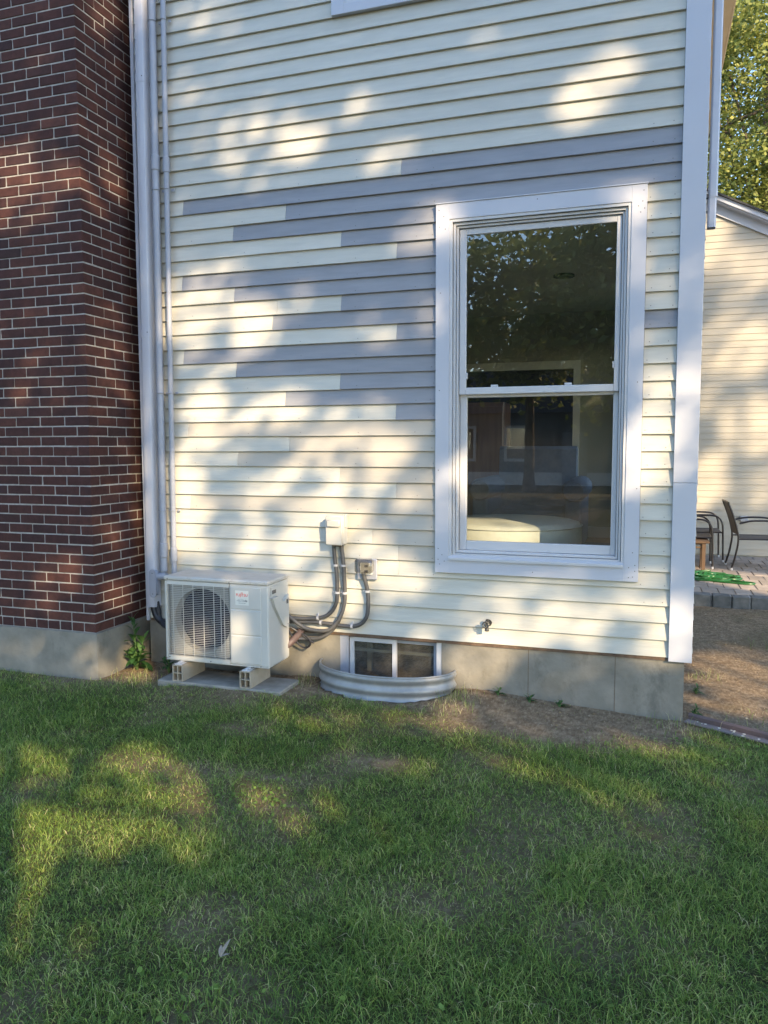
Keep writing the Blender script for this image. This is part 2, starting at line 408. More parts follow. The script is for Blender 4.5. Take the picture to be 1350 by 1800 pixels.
def clapboard(x0, x1, k, mat, z1=None):
    w = random.uniform(-.0012, .0012); zb = k*EXP+w; zt = (k+1)*EXP+.012 if z1 is None else z1
    yo = random.uniform(-.0012, .0008); th = .0225
    top_y = yo+.0195*(zt-zb)/(EXP+.012)
    m = MB(); n = max(1, int((x1-x0)/.45)); V = []
    for i in range(n+1):
        x = x0+(x1-x0)*i/n; dz = random.uniform(-.0014, .0014); b = .0016
        V += [(x, yo+b*.8, zb+dz), (x, yo, zb+b+dz), (x, top_y, zt), (x, top_y+.002, zt), (x, yo+th, zb+dz)]
    F = []
    for i in range(n):
        for j in range(5):
            a = i*5+j; b2 = i*5+(j+1) % 5; F.append((a, a+5, b2+5, b2))
    F += [(0,1,2,3,4), tuple(n*5+j for j in (4,3,2,1,0))]
    F = [q[::-1] for q in F] if False else F
    m.add(V, F); return m.build('clapboard', mat, house)
G_ = .0012
# right end of the old cream piece in each row (the new primed board runs on from there), metres along the wall
SPLIT = {29: -1.651, 28: -3.23, 27: -2.451, 26: -2.845, 25: -2.06, 24: -1.682, 23: -3.253, 22: -2.845, 21: -2.063, 20: -2.559, 19: -1.683, 18: -3.254,
         17: -2.841, 16: -2.075, 15: -2.472, 14: -1.69, 13: -3.232, 12: -2.447, 11: -2.843, 10: -2.081, 9: -1.689, 8: -3.228, 7: -2.03, 6: -1.856, 5: -1.676, 4: -1.67}
for k in range(49):
    zb, zt = k*EXP, (k+1)*EXP
    hit_main = zb < 2.64 and zt > .52
    spans = [(WL, CX0-.0015), (CX1+.0015, WR-.001)] if hit_main else [(WL, WR-.001)]
    if k == 26: spans = [(WL, -.80), (-.798, WR-.001)]
    if k >= 39: spans = [(WL, UX0-.0015), (UX1+.0015, WR-.001)]
    if k == 48: spans = spans
    for si, (a, b) in enumerate(spans):
        z1 = None
        if k == 26 and si < 2: z1 = None
        if si == 0 and k in SPLIT and SPLIT[k] < b:
            s = SPLIT[k]
            if k == 21:
                clapboard(a, -2.523-G_, k, 'cream_paint'); clapboard(-2.523, s-G_, k, 'cream_paint')
            else: clapboard(a, s-G_, k, 'cream_paint')
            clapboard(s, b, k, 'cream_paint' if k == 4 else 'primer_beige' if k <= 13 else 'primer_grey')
        else:
            clapboard(a, b, k, 'primer_grey' if (k == 19 and si == 1) else 'cream_paint', z1)
MB().cbox((CX0-.004, -.026, CZ1+.0005), (CX1+.004, -.0015, CZ1+.0065), .001).build('drip_cap', 'white_trim', house)
# nail heads on the newer boards and the casing: dots of a pixel or two
nails = MB()
for k in range(3, 31):
    for x in list(np.arange(-3.17, -1.45, .405))+[-1.445, -.155, -.04]:
        if hash((k, round(x, 2))) % 10 < 3 and x < -1.5: continue
        if k*EXP+.025 > CZ0 and k*EXP < CZ1 and CX0 < x < CX1: continue
        nails.disc((x+random.uniform(-.012, .012), .0009, k*EXP+.018+random.uniform(0, .008)), .0028, 6, (0, -1, .1))
for x, z in ((-1.40,2.70),(-1.37,2.66),(-1.398,2.60),(-1.36,2.585),(-.20,2.70),(-.205,2.64),(-.228,2.615),(-.194,2.60),(-.215,2.58),(-.80,2.71),(-.21,1.62),(-.2,1.0),(-.215,.62),(-.20,.545),(-.235,.53),(-.20,.51),(-.235,.47),(-.212,.475),
             (-1.40,.60),(-1.375,.56),(-1.40,.53),(-1.36,.52),(-1.39,.50),(-.8,.475),(-1.395,1.6),(-1.4,1.1),(-1.39,2.2)):
    nails.disc((x, -.0205, z), .0034, 6, (0, -1, 0))
tag(nails.build('nail_head', 'nail', house), kind='stuff')

# corner boards, sheathing, end trim
MB().cbox((0, -.016, -.02), (.130, .012, 1.036), .002).build('corner_board', 'white_trim', house)
MB().cbox((0, -.0165, 1.0375), (.131, .012, 4.93), .002).build('corner_board', 'white_trim', house)
MB().cbox((.112, .013, -.02), (.130, .14, 4.93), .002).build('corner_board', 'white_trim', house)
MB().cbox((-3.612, -.012, -.02), (-3.587, .14, 4.93), .002).build('end_trim', 'white_trim', house)
sh = MB()
def wall_with_holes(m, x0, x1, z0, z1, y0, y1, holes):
    xs = sorted({x0, x1, *[h[0] for h in holes], *[h[1] for h in holes]}); zs = sorted({z0, z1, *[h[2] for h in holes], *[h[3] for h in holes]})
    for i in range(len(xs)-1):
        for j in range(len(zs)-1):
            cx, cz = (xs[i]+xs[i+1])/2, (zs[j]+zs[j+1])/2
            if not any(h[0] < cx < h[1] and h[2] < cz < h[3] for h in holes): m.box((xs[i], y0, zs[j]), (xs[i+1], y1, zs[j+1]))
HOLES = [(-1.333, -.264, .536, 2.642), (-2.02, -1.10, 4.02, 4.95)]
wall_with_holes(sh, -3.60, .111, -.018, 4.98, .0235, .11, HOLES)
sh.build('wall_sheathing', 'dirt_wood', house)
# side wall to the right, back wall, hidden left part
for k in range(49):
    zb, zt = k*EXP, (k+1)*EXP+.012
    for ya, yb in ([(.142, 2.10), (3.60, 6.5)] if zt > .90 and zb < 2.50 else [(.142, 6.5)]):
        MB().prism([(.1445, zb), (.133, zt), (.128, zt), (.131, zb)], 1, ya, yb).build('clapboard', 'cream_paint', house)
shell = MB(); shell.box((.06, .111, -.018), (.1275, 2.2, 4.98)); shell.box((.06, 3.5, -.018), (.1275, 6.5, 4.98)); shell.box((.06, 2.2, -.018), (.1275, 3.5, 1.0)); shell.box((.06, 2.2, 2.4), (.1275, 3.5, 4.98)); shell.box((-7, 6.4, -.018), (.0599, 6.5, 4.98)); shell.box((-7, .16, -.3), (-6.9, 6.3999, 4.98)); shell.box((-6.8999, .225, -.3), (-3.701, .30, 4.98))
shell.box((-3.70, .225, -.3), (-3.60, .30, 4.98)); shell.box((-3.62, .145, -.3), (-3.601, .2245, 4.98))
shell.build('outer_wall', 'cream_paint', house)
# roof, gable and right-hand eave
RX, RZ = -3.4, 7.55
gw = MB().prism([(.11, 4.985), (-6.95, 4.985), (RX, RZ-.15)], 1, .02, .12); gw.build('gable_wall', 'cream_paint', house)
for sgn, xe in ((1, .47), (-1, -7.3)):
    sl_ = (RZ-4.98)/(abs(xe-RX)); m = MB()
    m.prism([(RX, RZ), (xe, 4.985), (xe, 5.10), (RX, RZ+.13)], 1, -.18, 6.8); m.build('roof', 'asphalt_shingle', house)
MB().box((.131, -.12, 4.935), (.452, 6.7, 4.975)).build('soffit', 'tan_soffit', house)
MB().cbox((.453, -.12, 4.935), (.472, 6.7, 5.08), .003).build('fascia', 'tan_soffit', house)

# foundation
fd = MB()
wall_with_holes(fd, -3.60, .091, -.75, -.022, .016, .22, [(-2.094, -1.385, -.55, -.022)])
fo = fd.build('foundation', 'concrete', house)
seam = MB()
for x in (-.823, -.300): seam.box((x-.0015, .0150, -.75), (x+.0015, .0158, -.024))
seam.build('form_seam', 'dirt_wood', fo)
MB().box((-3.59, .0062, -.0215), (.10, .0155, -.001)).build('sill_plate', 'dirt_wood', house)
sf = MB().box((.0915, .221, -.75), (.0905-.1, 6.5, -.022)); sf.build('foundation', 'concrete', house)

# ------------------------------------------------------------------ main window
win = MB().ring(-1.333, -.264, .536, 2.642, .017, -.014, .105).build('window', 'vinyl_white', house)
win['label'] = 'tall white double hung window with wide flat casing'
for lo, hi in (((CX0, -.020, CZ0), (-1.3335, .012, CZ1)), ((-.2635, -.020, CZ0), (CX1, .012, CZ1)), ((-1.3334, -.0199, 2.6425), (-.2640, .012, CZ1)), ((-1.3334, -.0199, CZ0), (-.2640, .012, .5355))):
    MB().cbox(lo, hi, .0006).build('casing_board', 'white_trim', win)
MB().ring(-1.3125, -.2845, .5565, 2.6215, .0135, .004, .104).build('frame_step', 'vinyl_white', win)
MB().ring(-1.2955, -.3015, .5735, 2.6045, .0110, .020, .103).build('frame_step', 'vinyl_white', win)
MB().prism([(-.034, .530), (-.034, .5455), (.0, .560), (.0, .530)], 0, -1.3325, -.2645).build('window_sill', 'vinyl_white', win)
us = MB()
sx0, sx1 = -1.2812, -.3158
us.cbox((sx0, .036, 1.574), (sx0+.042, .064, 2.5904), .003); us.cbox((sx1-.029, .036, 1.574), (sx1, .064, 2.5904), .003)
us.cbox((sx0+.0421, .0365, 2.553), (sx1-.0291, .0635, 2.5904), .003); us.cbox((sx0+.0421, .0355, 1.574), (sx1-.0291, .0642, 1.617), .003)
us = us.build('upper_sash', 'vinyl_white', win)
ls = MB()
ls.cbox((sx0, .068, .5876), (sx0+.044, .098, 1.60), .003); ls.cbox((sx1-.030, .068, .5876), (sx1, .098, 1.60), .003)
ls.cbox((sx0+.0441, .0685, 1.556), (sx1-.0301, .0975, 1.60), .003); ls.cbox((sx0+.0441, .0675, .5876), (sx1-.0301, .0985, .645), .003)
ls.cbox((sx0+.002, .030, .5744), (sx1-.002, .0670, .5875), .002)
ls = ls.build('lower_sash', 'vinyl_white', win)
def pane(x0, x1, z0, z1, y, parent, mat='window_glass'):
    return MB().add([(x0,y,z0),(x1,y,z0),(x1,y,z1),(x0,y,z1)], [(0,1,2,3)]).build('glass_pane', mat, parent)
pane(sx0+.036, sx1-.024, 1.612, 2.558, .050, win); pane(sx0+.038, sx1-.024, .640, 1.560, .084, win)
for x in (-1.06, -.61): MB().cbox((x-.022, .042, 1.6175), (x+.022, .068, 1.632), .003).build('sash_lock', 'vinyl_white', win)
for x, z in ((sx0+.047, 1.69), (sx1-.034, 1.73)): MB().cbox((x-.005, .034, z-.02), (x+.005, .045, z+.02), .002).build('vent_stop', 'vinyl_white', win)

# upper window, of which only the sill corner shows
uw = MB().ring(-2.02, -1.10, 4.02, 4.95, .035, -.012, .10).build('window', 'vinyl_white', house)
for lo, hi in (((UX0, -.020, UZ0+.0005), (-2.0205, .012, 4.97)), ((-1.0995, -.020, UZ0+.0005), (UX1, .012, 4.97)), ((-2.020, -.021, UZ0), (-1.10, .012, 4.0195))):
    MB().cbox(lo, hi, .0018).build('casing_board', 'white_trim', uw)
MB().ring(-1.984, -1.136, 4.056, 4.95, .032, .0, .06).build('sash', 'vinyl_white', uw)
pane(-1.96, -1.16, 4.08, 4.94, .03, uw)
MB().ring(-2.02, -1.10, 4.02, 4.95, .004, .105, .5).box((-2.02, .5, 4.02), (-1.10, .52, 4.95)).build('blind', 'room_white', uw)

# unseen side window, added to bring more daylight into the room
sw = MB(); sw.box((.128, 2.10, .90), (.15, 2.2, 2.5)); sw.box((.128, 3.5, .90), (.15, 3.6, 2.5)); sw.box((.128, 2.2, .90), (.15, 3.5, 1.0)); sw.box((.128, 2.2, 2.4), (.15, 3.5, 2.5))
sw = sw.build('window', 'white_trim', house)
f_ = MB(); f_.box((.07, 2.2, 1.0), (.11, 2.25, 2.4)); f_.box((.07, 3.45, 1.0), (.11, 3.5, 2.4)); f_.box((.07, 2.25, 1.0), (.11, 3.45, 1.05)); f_.box((.07, 2.25, 2.35), (.11, 3.45, 2.4)); f_.box((.07, 2.25, 1.68), (.11, 3.45, 1.72)); f_.build('sash', 'vinyl_white', sw)
MB().add([(.09, 2.25, 1.05), (.09, 3.45, 1.05), (.09, 3.45, 2.35), (.09, 2.25, 2.35)], [(0, 1, 2, 3)]).build('glass_pane', 'window_glass', sw)

# ------------------------------------------------------------------ room behind the main window
FZ = .22
MB().box((-3.5, .112, FZ-.05), (.055, 4.2, FZ)).build('room_floor', 'room_floor', house)
MB().box((-3.5, .112, 2.72), (.055, 4.2, 2.77)).build('room_ceiling', 'room_white', house)
rw = MB(); rw.box((-3.56, .112, FZ), (-3.5, 4.2, 2.72)); rw.box((0.0, .112, FZ), (.055, 2.2, 2.72)); rw.box((0.0, 3.5, FZ), (.055, 4.2, 2.72)); rw.box((0.0, 2.2, FZ), (.055, 3.5, 1.0)); rw.box((0.0, 2.2, 2.4), (.055, 3.5, 2.72))
wall_with_holes(rw, -3.56, .055, FZ, 2.72, 4.2, 4.26, [(-2.75, -.935, FZ, 2.10)])
rw.build('room_wall', 'room_wall', house)
inn = MB(); wall_with_holes(inn, -3.5, .0, FZ, 2.72, .1125, .12, HOLES); inn.build('room_wall', 'room_wall', house)
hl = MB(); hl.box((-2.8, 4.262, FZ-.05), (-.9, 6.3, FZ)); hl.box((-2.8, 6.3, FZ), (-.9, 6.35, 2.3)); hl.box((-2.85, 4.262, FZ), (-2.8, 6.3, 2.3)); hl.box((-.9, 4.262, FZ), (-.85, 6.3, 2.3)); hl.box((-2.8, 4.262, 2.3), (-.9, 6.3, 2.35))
hl.build('hallway', 'dark_hall', house)  # near-black walls stand in for the hallway's lack of light
bb = MB(); bb.box((-.86, 4.18, FZ), (.0, 4.1995, FZ+.12)); bb.box((-.935, 4.17, FZ), (-.861, 4.1995, 2.1)); bb.box((-2.84, 4.17, 2.1005), (-.861, 4.1995, 2.19)); bb.box((-2.84, 4.17, FZ), (-2.751, 4.1995, 2.1))
bb.build('interior_trim', 'room_white', house)
cabinet = thing('cabinet', 'brown wooden cabinet in the dark room, behind the left side of the lower window pane', 'cabinet', (-2.15, 3.9, FZ))
MB().cbox((-2.75, 3.68, FZ), (-1.62, 4.12, 1.72), .01).build('carcass', 'wood_door', cabinet)
for i in range(2): MB().cbox((-2.73+i*.565, 3.655, FZ+.08), (-2.19+i*.565, 3.679, 1.68), .012).build('door', 'wood_door', cabinet)
solo(MB().tube([(-.86, 2.2, 2.716), (-.86, 2.2, 2.7)], .09, 20), 'ceiling_light', 'dark_hall', 'round unlit recessed light in the ceiling behind the upper pane', 'ceiling light')
# ottoman, armchair, rug
ot = thing('ottoman', 'big round cream ottoman half in sunlight just inside the lower window', 'ottoman', (-1.12, 1.05, FZ))
def lathe(m, c, prof, n=40, a0=0, a1=2*PI):
    V = []; full = abs(a1-a0-2*PI) < 1e-6; cnt = n if full else n+1
    for r, z in prof:
        for k in range(cnt):
            g = a0+(a1-a0)*k/n; V.append((c[0]+r*math.cos(g), c[1]+r*math.sin(g), z))
    F = []
    for i in range(len(prof)-1):
        for k in range(n):
            a, b = i*cnt+k, i*cnt+(k+1) % cnt; F.append((a, b, b+cnt, a+cnt))
    return m.add(V, F)
lathe(MB(), (-1.12, 1.05), [(.50, FZ+.04), (.525, FZ+.07), (.532, FZ+.25), (.530, FZ+.44), (.515, FZ+.462), (.47, FZ+.475), (.3, FZ+.485), (.001, FZ+.488)], 64).build('cushion', 'ottoman_linen', ot, True)
lathe(MB(), (-1.12, 1.05), [(.530, FZ+.440), (.539, FZ+.446), (.530, FZ+.452)], 64).build('piping', 'ottoman_linen', ot, True)
lathe(MB(), (-1.12, 1.05), [(.40, FZ), (.40, FZ+.045)], 32).build('foot_ring', 'dark_hall', ot)
solo(MB().cbox((-2.6, 1.2, FZ+.001), (-.12, 3.6, FZ+.014), .004), 'rug', 'blue_rug', 'blue grey rug on the floor at the lower right of the window', 'rug')
ac_ = thing('armchair', 'dark slate rolled-arm armchair behind the round ottoman', 'armchair', (-1.12, 2.5, FZ+.014))
z0 = FZ+.014
MB().cbox((-1.48, 2.2, z0+.12), (-.82, 2.95, z0+.44), .04).build('seat', 'slate_fabric', ac_, True)
MB().prism([(2.78, z0+.3), (2.86, z0+.98), (2.92, z0+1.01), (3.02, z0+.97), (3.06, z0+.2), (2.9, z0+.12)], 0, -1.52, -.78).build('backrest', 'slate_fabric', ac_)
for x in (-1.56, -.74):
    a = MB(); a.cbox((x-.07, 2.1, z0+.1), (x+.07, 3.0, z0+.60), .02); a.tube([(x, 2.08, z0+.62), (x, 2.12, z0+.62), (x, 2.98, z0+.62)], [.085, .105, .105], 16); a.build('arm', 'slate_fabric', ac_, True)
for x in (-1.5, -.8):
    for y in (2.2, 2.9): MB().tube([(x, y, z0), (x, y, z0+.12)], [.018, .028], 8).build('leg', 'wood_door', ac_)

# ------------------------------------------------------------------ basement window and its steel well
bw = MB().box((-2.094, .225, -.60), (-1.385, .245, -.545)).build('basement_window', 'cellar_wall', house)
bw['label'] = 'basement slider window with white mullion and dusty panes'
MB().box((-2.094, .02, -.548), (-2.036, .10, -.022)).build('jamb', 'pvc_grey', bw); MB().box((-1.419, .02, -.548), (-1.385, .10, -.022)).build('jamb', 'vinyl_white', bw)
MB().box((-2.036, .03, -.032), (-1.419, .10, -.0225)).build('head', 'dirt_wood', bw)
MB().ring(-2.030, -1.700, -.545, -.034, .028, .036, .060).build('sash', 'vinyl_white', bw); MB().ring(-1.732, -1.424, -.545, -.034, .026, .066, .088).build('sash', 'pvc_grey', bw)
pane(-2.004, -1.728, -.52, -.06, .050, bw, 'dusty_glass'); pane(-1.708, -1.448, -.52, -.06, .078, bw, 'dusty_glass')
MB().box((-2.03, .110, -.148), (-1.42, .128, -.128)).build('inner_rail', 'cellar_wall', bw)
MB().ring(-2.0, -1.45, -.40, -.03, .03, .30, .34).build('inner_frame', 'cellar_wall', bw)
cel = MB(); cel.box((-2.6, 2.0, -1.6), (-.9, 2.05, -.03)); cel.box((-2.62, .24, -1.6), (-2.6, 2.0, -.03)); cel.box((-.9, .24, -1.6), (-.88, 2.0, -.03)); cel.box((-2.6, .24, -1.65), (-.9, 2.0, -1.6)); cel.box((-2.6, .24, -.03), (-.9, 2.0, -.01))
cel.build('cellar', 'cellar_wall', house)
ww = MB(); prof = []
for i in range(41):
    z = -.50+.30*i/40; prof.append((.008*math.sin((z+.2)*2*PI/.072+PI), z))
V = []; NA = 48
zs_off = [(-.003 if i % 2 else 0) for i in range(NA+1)]
for t in (0, 1):
    for dr, z in prof:
        for k in range(NA+1):
            g = PI+PI*k/NA; e = (.003 if t else 0)
            V.append((WELL_C+(WELL_RX+dr-e)*math.cos(g), .010+(WELL_RY+dr-e)*math.sin(g), z))
n1 = NA+1; np_ = len(prof); F = []
for i in range(np_-1):
    for k in range(NA):
        a = i*n1+k; F.append((a, a+1, a+1+n1, a+n1)); b = np_*n1+a; F.append((b, b+n1, b+1+n1, b+1))
ww.add(V, F)
well = thing('window_well', 'corrugated galvanised steel window well round the basement window', 'window well', (WELL_C, -.1, -.5))
ww.build('shell', 'galvanised', well, True)
MB().tube([(WELL_C+WELL_RX*1.0*math.cos(PI+PI*k/NA), .010+WELL_RY*math.sin(PI+PI*k/NA), -.198) for k in range(NA+1)], .0065, 8).build('rolled_rim', 'galvanised', well, True)

# ------------------------------------------------------------------ brick chimney (part of the house)
CHX, CHY, CC, CZ = -3.692, -.472, .0671, .050                # right face, front face, course height, first bed joint
chim = MB().box((-5.35, CHY+.0045, CZ-CC), (CHX-.0045, .21, 7.9)).build('chimney', 'mortar', house)
chim['label'] = 'dark red brick chimney with pale mortar joints'
MB().box((-5.37, -.490, -.75), (-3.672, .15, CZ-CC-.0005)).build('chimney_base', 'concrete', chim)
BL, BH_, J = .1945, .0925, .0086
def brick_mesh(lx, ly, seed):
    r = random.Random(seed); m = MB(); j = lambda: r.uniform(-.0012, .0012)
    m.cbox((-lx/2, -ly/2, -(CC-J)/2), (lx/2, ly/2, (CC-J)/2), .0028+r.random()*.001)
    m.v = [(x+j()*1.5, y+j(), z+j()*1.1) for x, y, z in m.v]
    me = bpy.data.meshes.new('brick'); me.from_pydata(m.v, [], m.f); me.update(); me.materials.append(MATS['brick_red']); return me, m
VAR = {k: [brick_mesh(*d, 10*i+s) for s in range(5)] for i, (k, d) in enumerate({'sx': (BL, BH_), 'sy': (BH_, BL), 'h': (BH_, BH_), 'hx': (BH_, BL)}.items())}
bricks = []                                                  # (kind, centre)
hx = CHX-BH_/2; fy = CHY+BH_/2
for c in range(-1, 68):
    z = CZ+(c+.5)*CC
    if c == -1:
        x = CHX-BH_/2
        while x > -5.35: bricks.append(('hx', (x, CHY+BL/2, z))); x -= BH_+J
        y = CHY+BL+J+BL/2-.0
        while y < .1: bricks.append(('sy', (hx, y, z))); y += BL+J
        continue
    if c % 2 == 0:                                           # stretcher on the front at the corner, its end shows on the side
        x = CHX-BL/2; y = CHY+BH_+J+BL/2
    else:
        bricks.append(('sy', (hx, CHY+BL/2, z))); x = CHX-BH_-J-BL/2; y = CHY+BL+J+BL/2
    while x > -5.3: bricks.append(('sx', (x, fy, z))); x -= BL+J
    while y < .125: bricks.append(('sy', (hx, y, z))); y += BL+J
    if y-BL/2+BH_ < .215: bricks.append(('h', (hx, y-BL/2+BH_/2, z)))
def brick_area(b):
    x, y, d = px(b[1])
    if not (-25 < x < 275 and -12 < y < 1130): return 0
    vis = min(1, max(0, (x+22)/42)) if x < 20 else 1
    return vis*(1/d**2)*(1. if b[0] in ('sx', 'hx') else .75)*(1.25 if abs(b[1][0]-CHX) < .12 and b[1][1] < CHY+.12 else 1)
order = sorted(range(len(bricks)), key=lambda i: -brick_area(bricks[i]))
keep = set(order[:300]); rest = MB(); rest_r = []; o0 = org(house)
for i, (kd, p) in enumerate(bricks):
    me, m = VAR[kd][random.randrange(5)]
    p = (p[0]+random.uniform(-.0012, .0012)*(kd != 'sy'), p[1]+random.uniform(-.0015, .001), p[2]+random.uniform(-.0008, .0008))
    if i in keep:
        o = bpy.data.objects.new('brick', me); COL.objects.link(o); o.parent = chim; o.location = (p[0]-o0[0], p[1]-o0[1], p[2]-o0[2])
    else:
        rest.add([(v[0]+p[0], v[1]+p[1], v[2]+p[2]) for v in m.v], m.f); rest_r += [random.random()]*len(m.v)
ro = rest.build('brick_mass', 'brick_red', chim); a = ro.data.attributes.new('rnd', 'FLOAT', 'POINT'); a.data.foreach_set('value', rest_r)
tag(ro, kind='stuff')

# ------------------------------------------------------------------ left pipes
def lean(xt, xb, z): return xb+(xt-xb)*(z-.1)/(4.2)
cov = thing('line_set_cover', 'wide white line set cover running up beside the brick chimney', 'pipe cover', (-3.52, -.03, .09))
def cover_run(z0, z1, grow=0.):
    m = MB(); w = .046+grow; d = .062+grow; pr = [(-w, .0), (-w, -d*.55), (-w*.62, -d*.95), (-w*.2, -d), (w*.2, -d), (w*.62, -d*.95), (w, -d*.55), (w, .0)]
    V = []
    for z in (z0, z1): V += [(lean(-3.503, -3.535, z)+a, b-.002, z) for a, b in pr]
    n = len(pr); return m.add(V, [(i, (i+1) % n, (i+1) % n+n, i+n) for i in range(n)]+[tuple(range(n, 2*n))])
cover_run(.093, 4.9).build('cover', 'cover_white', cov, True)
for z in (3.745, 2.02): cover_run(z, z+.055, .003).build('joint_cover', 'cover_white', cov, True)
for z in (3.78, 2.055): MB().tube([(lean(-3.503, -3.535, z)+.022, -.066, z), (lean(-3.503, -3.535, z)+.022, -.0675, z)], .004, 8).build('screw', 'nail', cov)
pb = MB()
for dx, r in ((-.012, .024), (.016, .017), (.028, .013)):
    pb.tube(catmull([(-3.535+dx, -.032, .16), (-3.515+dx, -.032, .07), (-3.49+dx*.5, -.038, .01), (-3.42, -.05-dx, -.035), (-3.32, -.06-dx, -.045), (-3.2, -.08-dx, -.03)], 6), r, 12)
pb.build('insulated_pipe', 'dark_rubber', cov, True)
def conduit(name, label, xt, xb, r, z0, z1, couplings, extra=None):
    t = thing(name, label, 'conduit', (xb, -.03, z0), 'grey plastic conduits beside the chimney')
    f = lambda z: (lean(xt, xb, z), -.006-r-.012, z)
    MB().tube([f(z0), f((z0+z1)/2), f(z1)], r, 16).build('pipe', 'pvc_grey', t, True)
    for z in couplings: MB().tube([f(z), f(z+.004), f(z+.10), f(z+.104)], [r+.001, r+.0055, r+.0055, r+.001], 16).build('coupling', 'pvc_grey', t, True)
    return t, f
t1, f1 = conduit('conduit', 'thick grey conduit between the white pipe cover and the thin conduit', -3.402, -3.430, .0255, .36, 4.9, [3.15, .46])
t2, f2 = conduit('conduit', 'thin grey conduit, rightmost of the vertical pipes beside the chimney', -3.320, -3.349, .0185, .30, 4.9, [3.13, .43])
lb = MB(); ov = []
for k in range(24):
    g = 2*PI*k/24; ov.append((-3.487+.027*math.cos(g), .275+.076*math.copysign(1, math.sin(g))*(1 if abs(math.sin(g)) > .02 else 0)+.027*math.sin(g)))
lb.prism(ov, 1, -.105, -.10); lbo = lb.build('access_cover', 'pvc_grey', t1)
MB().cbox((-3.512, -.0995, .185), (-3.462, -.045, .365), .012).build('elbow_body', 'pvc_grey', t1, True)
MB().tube([(-3.465, -.06, .32), (-3.42, -.05, .325), (-3.405, -.045, .34)], .027, 14).build('elbow_hub', 'pvc_grey', t1, True)
for z in (.20, .35): MB().tube([(-3.487, -.1055, z), (-3.487, -.1065, z)], .004, 8).build('screw', 'nail', t1)
for z in (4.13, 3.02, 1.63, .80):
    for tt, ff, r in ((t1, f1, .0255), (t2, f2, .0185)):
        c = ff(z); m = MB()
        m.tube([(c[0]+(r+.003)*math.cos(g), c[1]+(r+.003)*math.sin(g), z) for g in np.linspace(PI, 2*PI, 13)], .0035, 6); m.cbox((c[0]+r, -.012, z-.008), (c[0]+r+.022, -.004, z+.008), .001)
        m.build('strap', 'pvc_grey', tt)

# ------------------------------------------------------------------ outdoor heat pump on its risers and pad
ac = thing('heat_pump', 'off-white outdoor heat pump unit with round dark fan grille', 'heat pump', (-2.805, -.25, -.175))
AX0, AX1, AY0, AY1, AZ0, AZ1 = -3.190, -2.420, -.400, -.100, -.175, .395
GX0, GX1, GZ0, GZ1 = AX0+.022, AX0+.488, AZ0+.035, AZ1-.055
body = MB(); t = .012
body.box((AX0, AY1-t, AZ0+.008), (AX1, AY1, AZ1-.03)); body.box((AX0, AY0+.02, AZ0+.008), (AX0+t, AY1-t, AZ1-.03))
body.cbox((AX1-t, AY0+.006, AZ0+.008), (AX1, AY1-t-.0002, AZ1-.03), .004)
body.box((AX0+t, AY0+.02, AZ0+.008), (AX1-t, AY1-t, AZ0+.02))
body.cbox((AX0, AY0, AZ0+.008), (GX0, AY0+.03, AZ1-.0305), .008); body.box((GX0, AY0+.001, AZ0+.008), (GX1, AY0+.02, GZ0)); body.box((GX0, AY0+.001, GZ1), (GX1, AY0+.02, AZ1-.0305))
body.cbox((GX1, AY0, AZ0+.008), (AX1-.0002, AY0+.03, AZ1-.0305), .008)
body.cbox((AX0+.004, AY0+.004, AZ0), (AX1-.004, AY1-.004, AZ0+.0078), .003)
bd = body.build('casing', 'ac_paint', ac)
MB().cbox((AX0-.004, AY0-.005, AZ1-.030), (AX1+.004, AY1+.004, AZ1), .009).build('top_panel', 'ac_top', ac)
for za, zb in ((AZ0+.022, AZ0+.205), (AZ0+.212, AZ0+.375), (AZ0+.382, AZ1-.045)):
    MB().cbox((GX1+.012, AY0-.0045, za), (AX1-.05, AY0+.003, zb), .0035).build('front_panel', 'ac_paint', ac)
# shroud with round opening, fan, dark sheet for the shaded cavity, wire grille
FCX, FCZ, FR = (GX0+GX1)/2+.014, (GZ0+GZ1)/2+.004, .212
sh_ = MB(); n = 48; V = []; F = []
for k in range(n):
    g = 2*PI*k/n; c, s_ = math.cos(g), math.sin(g)
    q = min((GX1-FCX)/abs(c) if c > 0 else (FCX-GX0)/max(abs(c), 1e-6) if abs(c) > 1e-6 else 9, (GZ1-FCZ)/s_ if s_ > 1e-6 else (FCZ-GZ0)/max(abs(s_), 1e-6))
    V += [(FCX+q*c, AY0+.034, FCZ+q*s_), (FCX+FR*c, AY0+.034, FCZ+FR*s_), (FCX+(FR-.006)*c, AY0+.10, FCZ+(FR-.006)*s_)]
for k in range(n):
    a, b = 3*k, 3*((k+1) % n); F += [(a, a+1, b+1, b), (a+1, a+2, b+2, b+1)]
sh_.add(V, F); 
sh_.build('fan_shroud', 'ac_paint_shaded', ac)
MB().box((GX0, AY0+.12, GZ0), (GX1, AY0+.124, GZ1)).build('fan_cavity', 'fan_navy', ac)
fan = MB(); fan.tube([(FCX, AY0+.045, FCZ), (FCX, AY0+.10, FCZ)], .05, 20)
for b in range(3):
    V = []; ns = 8
    for i in range(ns+1):
        r = .045+(FR-.06)*i/ns; sw = .35*(i/ns)
        for g, y in ((-.42+sw, .055), (.0+sw, .072), (.5+sw, .098)):
            g2 = g+b*2*PI/3; V.append((FCX+r*math.cos(g2), AY0+y, FCZ+r*math.sin(g2)))
    fan.add(V, [(i*3+j, i*3+j+1, i*3+j+4, i*3+j+3) for i in range(ns) for j in range(2)])
fan.build('fan', 'fan_navy', ac, True)
gr = MB(); ng = 40
for i in range(ng):
    z = GZ0+.006+(GZ1-GZ0-.012)*i/(ng-1)
    bow = 0.0
    gr.box((GX0-.004, AY0-.0075, z-.0008), (GX1+.004, AY0-.003, z+.0008))
